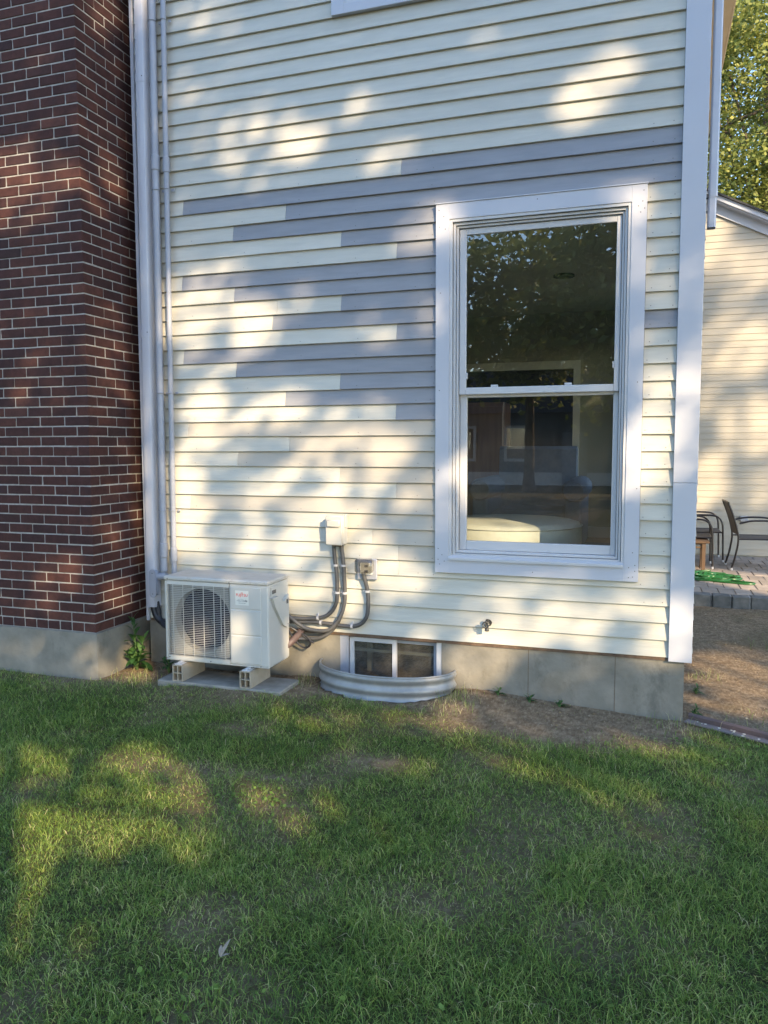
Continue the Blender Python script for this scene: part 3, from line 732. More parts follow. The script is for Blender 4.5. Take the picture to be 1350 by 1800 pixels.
for x in np.linspace(GX0+.045, GX1-.035, 6): gr.box((x-.0015, AY0-.0015, GZ0), (x+.0015, AY0+.003, GZ1))
gr.box((GX1-.062, AY0-.0016, GZ0+.05), (GX1-.059, AY0+.0032, GZ1-.05))
tag(gr.build('fan_grille', 'ac_paint', ac))
for x, z in ((AX0+.03, AZ1-.018), (GX1+.006, AZ1-.022), (AX1-.055, AZ0+.012), (GX1-.14, AZ0+.016), (AX0+.035, GZ0-.012)):
    MB().tube([(x, AY0-.004, z), (x, AY0-.0068, z)], .004, 8).build('screw', 'nail', ac)
bdg = MB().cbox((GX1+.050, AY0-.0058, AZ1-.163), (GX1+.146, AY0-.0046, AZ1-.068), .0004).build('badge', 'sticker', ac)
def text(body_, size, x, z, y, mat, parent, sx=1.0):
    c = bpy.data.curves.new('lettering', 'FONT'); c.body = body_; c.size = size; c.align_x = 'CENTER'; c.align_y = 'CENTER'; c.extrude = .0002; c.offset = .00025*size/.03
    tmp = bpy.data.objects.new('tmp', c); COL.objects.link(tmp); bpy.context.view_layer.update()
    me = bpy.data.meshes.new_from_object(tmp.evaluated_get(bpy.context.evaluated_depsgraph_get())); bpy.data.objects.remove(tmp); me.name = 'lettering'
    me.materials.clear(); me.materials.append(MATS[mat])
    o = bpy.data.objects.new('lettering', me); COL.objects.link(o); o.parent = parent; b = org(parent)
    o.location = (x-b[0], y-b[1], z-b[2]); o.rotation_euler = (PI/2, 0, 0); o.scale = (sx, 1, 1); return o
bx, bz = GX1+.098, AZ1-.1155
text('FUJITSU', .026, bx, bz+.018, AY0-.0062, 'logo_red', bdg, .95)
MB().tube([(bx+.006*math.cos(g), AY0-.0062, bz+.032+.005*math.sin(g)) for g in np.linspace(0, 2*PI, 14)], .0009, 5).build('logo_loop', 'logo_red', bdg)
text('HALCYON', .011, bx-.004, bz-.020, AY0-.0062, 'logo_grey', bdg)
text('INVERTER SYSTEM', .0062, bx, bz-.034, AY0-.0062, 'logo_grey', bdg)
brd = MB().tube([(bx-.04+.0012*i, AY0-.0062, bz-.020+.012*math.sin(PI*i/56)) for i in range(57)], .0006, 4)
brd.prism([(bx+.026, bz-.010), (bx+.034, bz-.016), (bx+.044, bz-.016), (bx+.036, bz-.020), (bx+.038, bz-.028), (bx+.031, bz-.021), (bx+.024, bz-.024)], 1, AY0-.0062, AY0-.0058)
brd.build('bird_mark', 'logo_grey', bdg)
# right flank: grab recess and slanting valve cover
MB().cbox((AX1+.0005, AY0+.035, AZ1-.105), (AX1+.006, AY0+.115, AZ1-.045), .003).build('grab_surround', 'ac_paint', ac)
MB().box((AX1+.0062, AY0+.047, AZ1-.090), (AX1+.0075, AY0+.102, AZ1-.066)).build('grab_shade', 'nail', ac)  # raised dark plate in place of the shaded hollow
MB().prism([(AY0+.030, AZ1-.115), (AY0+.105, AZ1-.110), (AY0+.190, AZ1-.165), (AY0+.262, AZ1-.125), (AY0+.262, AZ1-.33), (AY0+.235, AZ1-.345), (AY0+.175, AZ1-.315), (AY0+.060, AZ1-.175)], 0, AX1+.0004, AX1+.022).build('valve_cover', 'ac_paint', ac)
MB().box((AX1+.0222, AY0+.225, AZ1-.185), (AX1+.0230, AY0+.252, AZ1-.155)).build('valve_slot', 'nail', ac)  # thin dark plate drawn for the shade in the slot
for y in (.245,): MB().tube([(AX1+.022, AY0+y, AZ1-.325), (AX1+.0235, AY0+y, AZ1-.325)], .004, 8).build('screw', 'nail', ac)
cb = MB().tube(catmull([(-2.43, -.09, .02), (-2.40, -.07, -.05), (-2.36, -.05, -.10), (-2.32, -.045, -.115), (-2.285, -.05, -.09), (-2.29, -.055, -.05), (-2.33, -.06, -.02), (-2.38, -.07, .0)], 6), .0065, 8)
cb.tube(catmull([(-2.42, -.08, .03), (-2.36, -.06, -.01), (-2.31, -.05, -.05), (-2.26, -.045, -.075)], 6), .008, 8); cb.build('loose_cable', 'dark_rubber', ac, True)
MB().tube(catmull([(-2.44, -.10, -.10), (-2.40, -.07, -.06), (-2.365, -.055, -.02), (-2.35, -.05, .01)], 5), .024, 12).build('pipe_elbow', 'edging_brown', ac, True)

pad = MB(); pad.cbox((-3.225, -.458, -.352), (-2.315, -.165, -.300), .008)
solo(pad, 'concrete_pad', 'pad_concrete', 'flat concrete pad on the ground beneath the heat pump', 'concrete pad')
def riser(x0, x1, label):
    t = thing('riser_block', label, 'riser block', ((x0+x1)/2, -.27, -.300), 'hollow riser blocks under the heat pump')
    y0, y1, za, zb, w = -.452, -.172, -.2995, -.190, .006
    m = MB(); m.box((x0, y0, za), (x0+w, y1, zb)); m.box((x1-w, y0, za), (x1, y1, zb)); m.box((x0+w, y0+.0005, zb-w), (x1-w, y1, zb)); m.box((x0+w, y0+.0005, za), (x1-w, y1, za+w))
    m.build('shell', 'riser_plastic', t); xm, zm = (x0+x1)/2, (za+zb)/2
    MB().box((xm-.003, y0+.001, za+w), (xm+.003, y1, zb-w)).build('web', 'riser_plastic', t); MB().box((x0+w, y0+.0015, zm-.003), (x1-w, y1, zm+.003)).build('web', 'riser_plastic', t)
    MB().box((x0+w, -.30, za+w), (x1-w, -.296, zb-w)).build('inner_stop', 'nail', t)
    f = MB(); f.cbox((x0+.012, -.445, zb+.0003), (x1-.012, -.33, zb+.006), .002); f.cbox((x0+.025, -.42, zb+.006), (x1-.025, -.36, zb+.0149), .003); f.tube([(xm, -.43, zb+.006), (xm, -.43, zb+.014)], .009, 8)
    f.build('foot_clip', 'clip_white', t)
riser(-3.107, -3.031, 'left hollow riser block under the fan side of the heat pump')
riser(-2.606, -2.528, 'right hollow riser block under the badge side of the heat pump')

# ------------------------------------------------------------------ electrical boxes and flexible conduits
dx = thing('disconnect_box', 'beige electrical disconnect box with raised pull handle on the wall', 'electrical box', (-2.085, -.04, .60))
MB().cbox((-2.145, -.072, .606), (-2.025, -.004, .800), .004).build('enclosure', 'box_beige', dx)
MB().cbox((-2.150, -.090, .602), (-2.030, -.0725, .798), .006).build('lid', 'box_beige', dx, True)
MB().cbox((-2.138, -.106, .722), (-2.042, -.0902, .772), .0075).build('pull_handle', 'box_beige', dx, True)
MB().cbox((-2.0249, -.06, .72), (-2.018, -.02, .805), .002).build('hinge', 'box_beige', dx)
MB().cbox((-2.115, -.06, .590), (-2.05, -.02, .6055), .003).build('knockout', 'dirt_wood', dx)
ob = thing('outlet_box', 'weatherproof outlet with smoky clear bubble cover on the wall', 'outlet', (-1.88, -.04, .40))
MB().cbox((-1.955, -.022, .372), (-1.815, -.004, .512), .006).build('base_plate', 'pvc_grey', ob)
MB().cbox((-1.925, -.0225, .41), (-1.845, -.034, .485), .002).build('receptacle', 'sticker', ob)
for z in (.43, .465): MB().box((-1.897, -.0352, z-.008), (-1.873, -.0342, z+.008)).build('socket', 'nail', ob)
MB().cbox((-1.945, -.105, .425), (-1.825, -.0345, .520), .014).build('bubble_cover', 'clear_plastic', ob, True)
def flex(pts, r, label, clips, y=-.024):
    t = thing('flexible_conduit', label, 'conduit', (pts[0][0], y, pts[-1][1]), 'flexible grey conduits at the electrical boxes')
    P = catmull([(p[0], p[2] if len(p) > 2 else y, p[1]) for p in pts], 8)
    m = MB(); Q = []; R = []
    L = 0
    for i in range(len(P)): Q.append(P[i]); R.append(r*(1+.03*(i % 2)))
    m.tube(Q, R, 12); m.build('hose', 'conduit_grey', t, True)
    for x, z, a in clips:
        c = MB(); u = np.array([math.cos(a), 0, math.sin(a)]); w = np.array([-math.sin(a), 0, math.cos(a)]); o = np.array([x, y, z])
        c.tube([o-u*.007, o+u*.007], r+.004, 12); c.tube([o+w*(r+.002)+[0, .01, 0], o+w*(r+.018)+[0, .014, 0]], .006, 8); c.build('clip', 'clip_white', t)
    return t
flex([(-2.118, .600), (-2.110, .50), (-2.098, .40), (-2.095, .28), (-2.105, .20), (-2.15, .13), (-2.22, .095), (-2.32, .085, -.035), (-2.44, .09, -.07)], .0135, 'left of two flexible conduits hanging from the beige disconnect box', [(-2.104, .46, PI/2), (-2.095, .275, PI/2), (-2.235, .093, .25)])
flex([(-2.063, .600), (-2.052, .50), (-2.044, .40), (-2.040, .28), (-2.045, .20), (-2.075, .105, -.034), (-2.135, .03, -.046), (-2.20, .012, -.05), (-2.28, .018, -.06), (-2.35, .045, -.07), (-2.44, .12, -.09)], .0135, 'right of two flexible conduits hanging from the beige disconnect box', [(-2.048, .46, PI/2), (-2.040, .275, PI/2)])
flex([(-1.905, .425, -.04), (-1.895, .38, -.034), (-1.880, .30), (-1.875, .22), (-1.885, .13), (-1.925, .075), (-1.99, .052), (-2.06, .052), (-2.15, .058), (-2.25, .062), (-2.33, .06, -.03), (-2.44, .06, -.055)], .0135, 'flexible conduit dropping from the smoky outlet and running left', [(-1.880, .295, PI/2), (-1.99, .052, 0.), (-2.215, .061, 0.)])
flex([(-2.075, .115, -.012), (-2.10, .06, -.018), (-2.15, .0, -.024), (-2.22, -.040, -.03), (-2.30, -.052, -.04), (-2.38, -.05, -.06)], .0125, 'lowest flexible conduit crossing the concrete just right of the heat pump', [], y=-.03)

sp = thing('hose_spigot', 'small dark metal hose spigot on the clapboards below the window', 'spigot', (-1.075, -.04, .10))
m = MB(); m.tube([(-1.075, .006, .135), (-1.075, -.004, .135)], .022, 16); m.tube([(-1.075, -.004, .135), (-1.075, -.05, .135)], .011, 12); m.build('body', 'spigot_metal', sp, True)
MB().tube([(-1.078, -.04, .138), (-1.076, -.05, .118), (-1.073, -.062, .096)], [.012, .012, .0145], 12).build('spout', 'spigot_metal', sp, True)
MB().tube([(-1.075, -.04, .14), (-1.075, -.045, .165)], [.012, .009], 10).build('vacuum_breaker', 'spigot_metal', sp, True)
w = MB(); hc = np.array([-1.080, -.068, .136])
w.tube([hc+np.array([.0185*(1+.08*math.cos(8*g))*math.cos(g), 0, .0185*(1+.08*math.cos(8*g))*math.sin(g)]) for g in np.linspace(0, 2*PI, 49)], .0045, 6)
for k in range(4): g = k*PI/2+.4; w.tube([hc, hc+np.array([.0185*math.cos(g), 0, .0185*math.sin(g)])], .003, 6)
w.tube([hc+[0, -.004, 0], hc+[0.006, .035, 0]], .006, 10); w.build('wheel_handle', 'spigot_metal', sp, True)

# downspout at the right-hand corner
ds = thing('downspout', 'pale metal downspout ending in mid air at the right corner of the house', 'downspout', (.165, .06, 2.475))
def dsp(x0, x1, y0, y1, z0, z1):
    m = MB(); r = .008; pr = [(x0+r, y0), (x1-r, y0), (x1, y0+r), (x1, y1-r), (x1-r, y1), (x0+r, y1), (x0, y1-r), (x0, y0+r)]
    V = [(a, b, z) for z in (z0, z1) for a, b in pr]; n = 8
    return m.add(V, [(i, (i+1) % n, (i+1) % n+n, i+n) for i in range(n)])
dsp(.146, .192, .022, .092, 2.640, 4.90).build('upper_pipe', 'cover_white', ds); dsp(.144, .188, .026, .088, 2.475, 2.645).build('lower_pipe', 'cover_white', ds)
MB().box((.147, .03, 2.49), (.185, .084, 2.492)).build('pipe_mouth_shade', 'nail', ds)  # dark plate in place of the shade inside the open pipe
MB().cbox((.132, .03, 2.635), (.1455, .05, 2.66), .001).build('bracket', 'nail', ds)

# ------------------------------------------------------------------ patio behind the corner
PZ, PY0, WY = -.350, 4.10, 7.40
patio = MB().box((-.9, PY0+.02, -.60), (6.0, WY-.001, PZ-.008)).build('patio', 'mortar'); tag(patio, kind='structure')
PW, PD, g_ = .170, .345, .009
pm = []
for s_ in range(4):
    m = MB().cbox((-PW/2+g_/2, -PD/2+g_/2, -.05), (PW/2-g_/2, PD/2-g_/2, 0), .005); r = random.Random(s_)
    m.v = [(x+r.uniform(-.002, .002), y+r.uniform(-.002, .002), z+(r.uniform(-.002, .002) if z > -.01 else 0)) for x, y, z in m.v]
    me = bpy.data.meshes.new('paver'); me.from_pydata(m.v, [], m.f); me.update(); me.materials.append(MATS['paver']); pm.append(me)
far = MB(); far_r = []
j = 0; y = PY0+.13+PD/2
while y+PD/2 < WY:
    x = -.3+(PW/2 if j % 2 else 0)
    while x < 5.9:
        z = PZ+random.uniform(-.003, .003)
        if x < 2.35:
            o = bpy.data.objects.new('paver', pm[random.randrange(4)]); COL.objects.link(o); o.parent = patio; o.location = (x, y, z)
        else:
            n0 = len(far.v); far.cbox((x-PW/2+g_/2, y-PD/2+g_/2, z-.05), (x+PW/2-g_/2, y+PD/2-g_/2, z), .005); far_r += [random.random()]*(len(far.v)-n0)
        x += PW
    y += PD; j += 1
fo_ = far.build('paver_mass', 'paver', patio); a = fo_.data.attributes.new('rnd', 'FLOAT', 'POINT'); a.data.foreach_set('value', far_r); tag(fo_, kind='stuff')
x = -.4
while x < 4.5:
    w = .19+random.uniform(-.012, .012); m = MB().cbox((x+.004, PY0-.004+random.uniform(-.006, .006), -.60), (x+w-.004, PY0+.128, PZ+.004+random.uniform(-.004, .004)), .012)
    m.v = [(a+random.uniform(-.004, .004), b+random.uniform(-.004, .004), c+random.uniform(-.003, .003)) for a, b, c in m.v]; m.build('kerb_block', 'kerb_stone', patio); x += w

# ------------------------------------------------------------------ gable building behind the patio
wing = thing('gable_building', 'cream clapboard gable building behind the paved patio', 'building', (2.0, 9.0, PZ))
RPX, RPZ, RSL = .20, 4.973, .508                             # rake top line: z = RPZ - RSL*|x-RPX|
WE = .0925
MB().box((-4.9, WY+.03, -.7), (5.3, 13.4, 2.05)).build('wall', 'wing_paint', wing)
MB().prism([(-4.9, 2.052), (5.3, 2.052), (RPX, RPZ-.235)], 1, WY+.03, 13.4).build('gable_wall', 'wing_paint', wing)
k = 0; zb = PZ+.012
while zb < RPZ-.25:
    zt = zb+WE+.010
    hw = min((RPZ-.20-zb)/RSL, 5.1)
    x0, x1 = max(RPX-hw, -4.9), min(RPX+hw, 5.3)
    MB().prism([(WY, zb), (WY+.010, zt), (WY+.016, zt), (WY+.013, zb)], 0, x0, x1).build('clapboard', 'wing_paint', wing)
    zb += WE; k += 1
for sg in (1, -1):
    X = lambda d: RPX+sg*d
    def slab(y0, y1, top, bot, name, mat, d1=5.6):
        MB().prism([(X(0), RPZ-top), (X(d1), RPZ-RSL*d1-top), (X(d1), RPZ-RSL*d1-bot), (X(0), RPZ-bot)], 1, y0, y1).build(name, mat, wing)
    slab(WY-.20, 13.5, -.012, .014, 'roof', 'asphalt_shingle'); slab(WY-.165, WY-.125, .015, .085, 'rake_moulding', 'white_trim'); slab(WY-.135, WY-.012, .0855, .105, 'rake_soffit', 'white_trim'); slab(WY-.028, WY-.004, .1055, .245, 'rake_board', 'white_trim')
MB().cbox((1.155, WY-.05, .150), (1.262, WY-.004, .232), .008).build('outlet_cover', 'clip_white', wing)
MB().box((1.17, WY-.053, .165), (1.205, WY-.0505, .217)).build('outlet_door', 'pvc_grey', wing); MB().box((1.213, WY-.053, .165), (1.248, WY-.0505, .217)).build('outlet_door', 'pvc_grey', wing)

# ------------------------------------------------------------------ patio furniture
def patio_chair(label, loc, rz, group='brown metal patio armchairs'):
    """faces local +x, origin on the ground under the middle of the seat"""
    t = thing('patio_chair', label, 'chair', (0, 0, 0), group); w = .255; r = .0125
    for s_ in (-1, 1):
        y = s_*w
        MB().tube(catmull([(-.24, y, .60), (-.1, y, .635), (.12, y, .64), (.22, y, .615), (.275, y, .54), (.29, y, .40), (.30, y, .02)], 5), r, 8).build('arm_and_front_leg', 'bronze_frame', t, True)
        MB().tube(catmull([(-.375, y*.98, .865), (-.30, y*.98, .66), (-.245, y*.98, .42), (-.27, y*.98, .2), (-.315, y*.98, .02)], 5), r, 8).build('rear_leg', 'bronze_frame', t, True)
        MB().tube([(-.245, y, .40), (.285, y, .405)], r*.8, 8).build('seat_rail', 'bronze_frame', t, True)
        for x in (.30, -.315): MB().tube([(x, y, 0), (x, y, .03)], .015, 8).build('foot_cap', 'clip_white', t)
    m = MB(); V = []; pr = [(.27, .405), (.05, .395), (-.20, .395), (-.255, .45), (-.31, .66), (-.372, .86)]
    for d in (0, .008):
        for a, b in pr[:3]: V += [(a, -w+.012, b+d), (a, w-.012, b+d)]
    m.add(V, [(0,1,3,2), (2,3,5,4), (6,8,9,7), (8,10,11,9), (0,6,7,1)]); m.build('seat', 'sling_mesh', t)
    m = MB(); V = []
    for d in (0, .010):
        for a, b in pr[3:]: V += [(a+d, -w+.012, b), (a+d, w-.012, b)]
    m.add(V, [(0,1,3,2), (2,3,5,4), (6,8,9,7), (8,10,11,9), (4,5,11,10), (0,6,7,1)]); m.build('backrest', 'sling_mesh', t)
    MB().tube([(-.375, -w, .865), (-.38, 0, .872), (-.375, w, .865)], r, 8).build('top_rail', 'bronze_frame', t, True)
    MB().tube([(.28, -w, .398), (.28, w, .398)], r*.8, 8).build('cross_rail', 'bronze_frame', t, True)
    t.location = loc; t.rotation_euler = (0, 0, rz); return t
patio_chair('brown patio armchair standing apart at the right edge, seen from its side', (1.225, 6.24, PZ), .05)
patio_chair('nearer of the two brown patio armchairs half hidden behind the house corner', (.405, 6.26, PZ), -.02)
patio_chair('farther brown patio armchair against the wall behind the small wooden table', (.575, 6.93, PZ), .03)
tb = thing('side_table', 'low wooden table just behind the house corner on the patio', 'table', (.28, 5.99, PZ))
MB().cbox((-.08, 5.76, .005), (.64, 6.20, .032), .004).build('tabletop', 'teak', tb); MB().ring(-.04, .60, -.06, .0045, .02, 5.80, 5.82).build('apron', 'teak', tb)
for x in (-.03, .575):
    for y in (5.80, 6.12): MB().cbox((x-.022, y-.022, PZ), (x+.022, y+.022, .0045), .003).build('leg', 'teak', tb)
hs = []; hr = random.Random(5)
for i in range(120):
    a = i*.52; sq = .5+.5*math.sin(i*.17)
    cx = .55+.16*math.sin(i*.061+1); cy = 5.28+.06*math.cos(i*.083)
    rx = .16+.15*hr.random()*sq; ry = .10+.13*hr.random()
    hs.append((cx+rx*math.cos(a)+(.10 if i % 17 == 3 else 0), cy+ry*math.sin(a), PZ+.014+.05*hr.random()*math.exp(-((cx+rx*math.cos(a)-.48)/.2)**2)))
hs += [(.80, 5.12, PZ+.014), (.95, 5.0, PZ+.013), (1.05, 4.95, PZ+.013), (1.06, 4.90, PZ+.013), (.98, 4.87, PZ+.013), (.80, 4.92, PZ+.013), (.6, 4.99, PZ+.014), (.4, 5.02, PZ+.016), (.25, 5.1, PZ+.016)]
solo(MB().tube(catmull(hs, 5), .0125, 7), 'garden_hose', 'hose_green', 'tangled bright green garden hose on the patio edge', 'hose', smooth=True)

# ------------------------------------------------------------------ brown edging lying at the right edge
A = np.array([.122, .020]); d_ = np.array([.394, -.201]); d_ /= np.linalg.norm(d_); nrm = np.array([-d_[1], d_[0]]); L_ = 1.7
ed = thing('edging_strip', 'brown L-shaped edging strip lying on the soil beyond the house corner', 'edging', (.6, -.2, -.39))
def sweep(poly, name, mat, parent, a=0., b=L_):
    V = []
    for t_ in (a, b):
        p = A+d_*t_; z = -.378-.012*t_/L_
        V += [(p[0]+nrm[0]*u, p[1]+nrm[1]*u, z+w) for u, w in poly]
    n = len(poly); return MB().add(V, [tuple(range(n))[::-1], tuple(range(n, 2*n))]+[(i, (i+1) % n, (i+1) % n+n, i+n) for i in range(n)]).build(name, mat, parent)
sweep([(-.055, .004), (.0, .004), (.0, .012), (-.055, .012)], 'base_flange', 'flange_brown', ed)
sweep([(.0002, .004), (.022, .004), (.026, .018), (.026, .036), (.020, .046), (.008, .046), (.0002, .036)], 'upright', 'edging_brown', ed)
ch = MB(); cr = random.Random(3)
for i in range(26):
    t_ = cr.uniform(.05, 1.0); p = A+d_*t_+nrm*cr.uniform(-.05, -.006); z = -.378-.012*t_/L_+.0125; s_ = cr.uniform(.003, .008)
    ch.box((p[0]-s_, p[1]-s_*.5, z), (p[0]+s_, p[1]+s_*.5, z+.003))
tag(ch.build('debris', 'sticker', ed), kind='stuff')

# ------------------------------------------------------------------ weed by the chimney
def leaf_verts(base, dirv, up, L, W, droop, n=6, teeth=True):
    V = []; F = []; d = np.array(dirv, float); d /= np.linalg.norm(d); side = np.cross(d, up); side /= np.linalg.norm(side)+1e-9; u = np.cross(side, d)
    for i in range(n+1):
        t = i/n; w = W*math.sin(PI*min(1, t*.92+.06))**.8*(1-.25*t)*(1.14 if (i % 2 and teeth) else .92)
        if i == n: w = .001
        c = np.array(base)+d*L*t+u*(.22*L*math.sin(t*PI*.5))-np.array([0, 0, droop*L*t*t])
        V += [c-side*w+u*.18*w, c, c+side*w+u*.18*w]
    for i in range(n): a = 3*i; F += [(a, a+1, a+4, a+3), (a+1, a+2, a+5, a+4)]
    return V, F
def weed(base, stems, label, name='weed_plant', H=.38, seed=1, leafL=.15, group=None):
    r = random.Random(seed); t = thing(name, label, 'plant', base, group); st = MB(); lf = MB(); rv = []
    for sx, sy, h in stems:
        top = (base[0]+sx, base[1]+sy, base[2]+h); mid = (base[0]+sx*.4, base[1]+sy*.4, base[2]+h*.5)
        P = catmull([base, mid, top], 8); st.tube(P, [.007*(1-.7*i/len(P)) for i in range(len(P))], 7)
        nl = int(5+h*34)
        for i in range(nl):
            f = .12+.88*i/nl; c = P[min(len(P)-1, int(f*len(P)))]; a = i*2.4+r.uniform(-.3, .3)
            s_ = (1.05-.55*f)*r.uniform(.8, 1.15); el = .25+.75*f
            V, F = leaf_verts(c, (math.cos(a), math.sin(a), el), (0, 0, 1), leafL*s_, leafL*.19*s_, .55*(1-f)+.12)
            lf.add(V, F); rv += [min(1, max(0, .25+.55*f+r.uniform(-.2, .2)))]*len(V)
    st.build('stem', 'stem_green', t, True); o = lf.build('foliage', 'weed_leaf', t, True); a = o.data.attributes.new('rnd', 'FLOAT', 'POINT'); a.data.foreach_set('value', rv); return t
zz = lambda x, y: float(ground_z(x, y))
weed((-3.575, -.19, zz(-3.575, -.19)), [(-.01, -.02, .37), (.05, .02, .23), (.07, -.05, .16), (-.06, -.05, .14), (.0, -.07, .12)], 'tall leafy green weed growing between chimney base and heat pump', seed=4)
weed((-3.33, -.16, zz(-3.33, -.16)), [(.02, -.03, .11), (-.05, .0, .09)], 'low dark weed in the shade left of the heat pump', seed=8, leafL=.10)
for i, (x, y, h, lb_) in enumerate(((.165, .13, .07, 'small broadleaf weed beside the right foundation corner'), (.20, .62, .06, 'small green weed on bare soil right of the house corner'), (-.80, -.07, .05, 'tiny green seedling against the middle of the concrete foundation'), (-.62, -.05, .045, 'tiny seedling right of the foundation form seam'), (-1.0, -.05, .05, 'tiny seedling on the mound beside the window well'))):
    weed((x, y, zz(x, y)-.004), [(.01, -.01, h), (-.015, .005, h*.6)], lb_, seed=20+i, leafL=.06)
# one pale curled leaf on the lawn
lx, ly = -1.404, -2.766; lz = zz(lx, ly)+.028; m = MB()
for (dx_, dy_, dz_, L2, W2) in ((.2, 1., .5, .06, .008), (-.3, .6, .2, .04, .009), (.6, .2, .12, .032, .007)):
    V, F = leaf_verts((lx, ly, lz), (dx_, dy_, dz_), (0, 0, 1), L2, W2, .1, 5, False); m.add(V, F)
solo(m, 'fallen_leaf', 'dry_leaf', 'pale dry curled leaf lying on the lawn in the foreground', 'leaf')

# ------------------------------------------------------------------ trees
def leaf_cloud(C, size, r):
    """C: leaf centres; one bent diamond (two triangles) each"""
    n = len(C); d = r.normal(size=(n, 3)); d[:, 2] *= .6; d /= np.linalg.norm(d, axis=1)[:, None]
    e = r.normal(size=(n, 3)); e -= d*(d*e).sum(1)[:, None]; e /= np.linalg.norm(e, axis=1)[:, None]
    s = size*r.uniform(.65, 1.3, n)[:, None]
    V = np.stack([C-d*s*.5, C+e*s*.3, C+d*s*.5, C-e*s*.3], 1).reshape(-1, 3)
    b = np.arange(n)[:, None]*4; Lp = np.concatenate([b, b+1, b+2, b, b+2, b+3], 1).ravel(); return V, Lp
def trunk_mesh(base, top, r0, limbs, r):
    m = MB(); P = catmull([base, (base[0]+r.uniform(-.15, .15), base[1]+r.uniform(-.15, .15), base[2]*.6+top[2]*.4), top], 6)
    m.tube(P, [r0*(1.25 if i == 0 else 1)*(1-.72*i/len(P)) for i in range(len(P))], 10)
    for q in limbs:
        k = int(len(P)*r.uniform(.45, .9)); a = P[k]; mid = (np.array(a)+np.array(q))/2+[0, 0, .25]
        Q = catmull([a, mid, q], 5); m.tube(Q, [r0*.18*(1-.85*i/len(Q))+.006 for i in range(len(Q))], 6)
    return m
def make_tree(name, label, base, C, size, mat, r0, top, limbs, seed, shade=None, group=None):
    r = np.random.default_rng(seed); t = thing(name, label, 'tree', base, group)
    trunk_mesh(base, top, r0, limbs, random.Random(seed)).build('trunk', 'bark', t, True)
    V, Lp = leaf_cloud(C, size, r); cl = np.clip(r.beta(2, 2.2, len(C))+(0 if shade is None else shade), 0, 1)
    raw_mesh('crown', V, 3, Lp, mat, np.repeat(cl, 4), parent=t); return t
def clump_points(c, rad, nclump, per, sig, r, shell=.35):
    d = r.normal(size=(nclump, 3)); d /= np.linalg.norm(d, axis=1)[:, None]; q = (shell+(1-shell)*r.random(nclump))[:, None]**.7
    cc = np.array(c)+d*q*np.array(rad); n = r.poisson(per, nclump)
    P = np.repeat(cc, n, 0); return P+r.normal(size=P.shape)*sig*np.array([1, 1, .75]), cc
# sunny trees beyond the gable building
for i, (lab, base, c, rad, nc, per, sd) in enumerate((
        ('sunlit yellow-green leafy tree rising right behind the gable roof', (2.6, 16.5, -.5), (2.4, 16.5, 9.2), (3.6, 2.6, 5.2), 520, 135, 31),
        ('second sunlit leafy tree farther right behind the gable roof', (7.8, 18.5, -.5), (7.6, 18.5, 8.6), (3.8, 3.0, 5.6), 380, 60, 32),
        ('taller tree standing farther back behind the sunlit tree', (4.4, 26, -.5), (4.0, 26, 10.5), (4.8, 3., 6.4), 380, 60, 33))):
    r = np.random.default_rng(sd); C, cc = clump_points(c, rad, nc, per, .30, r, .25)
    make_tree('leafy_tree', lab, base, C, .115, 'tree_leaf', .20, (c[0], c[1], c[2]+rad[2]*.5), [tuple(p) for p in cc[:8]], sd, group='trees behind the gable building')

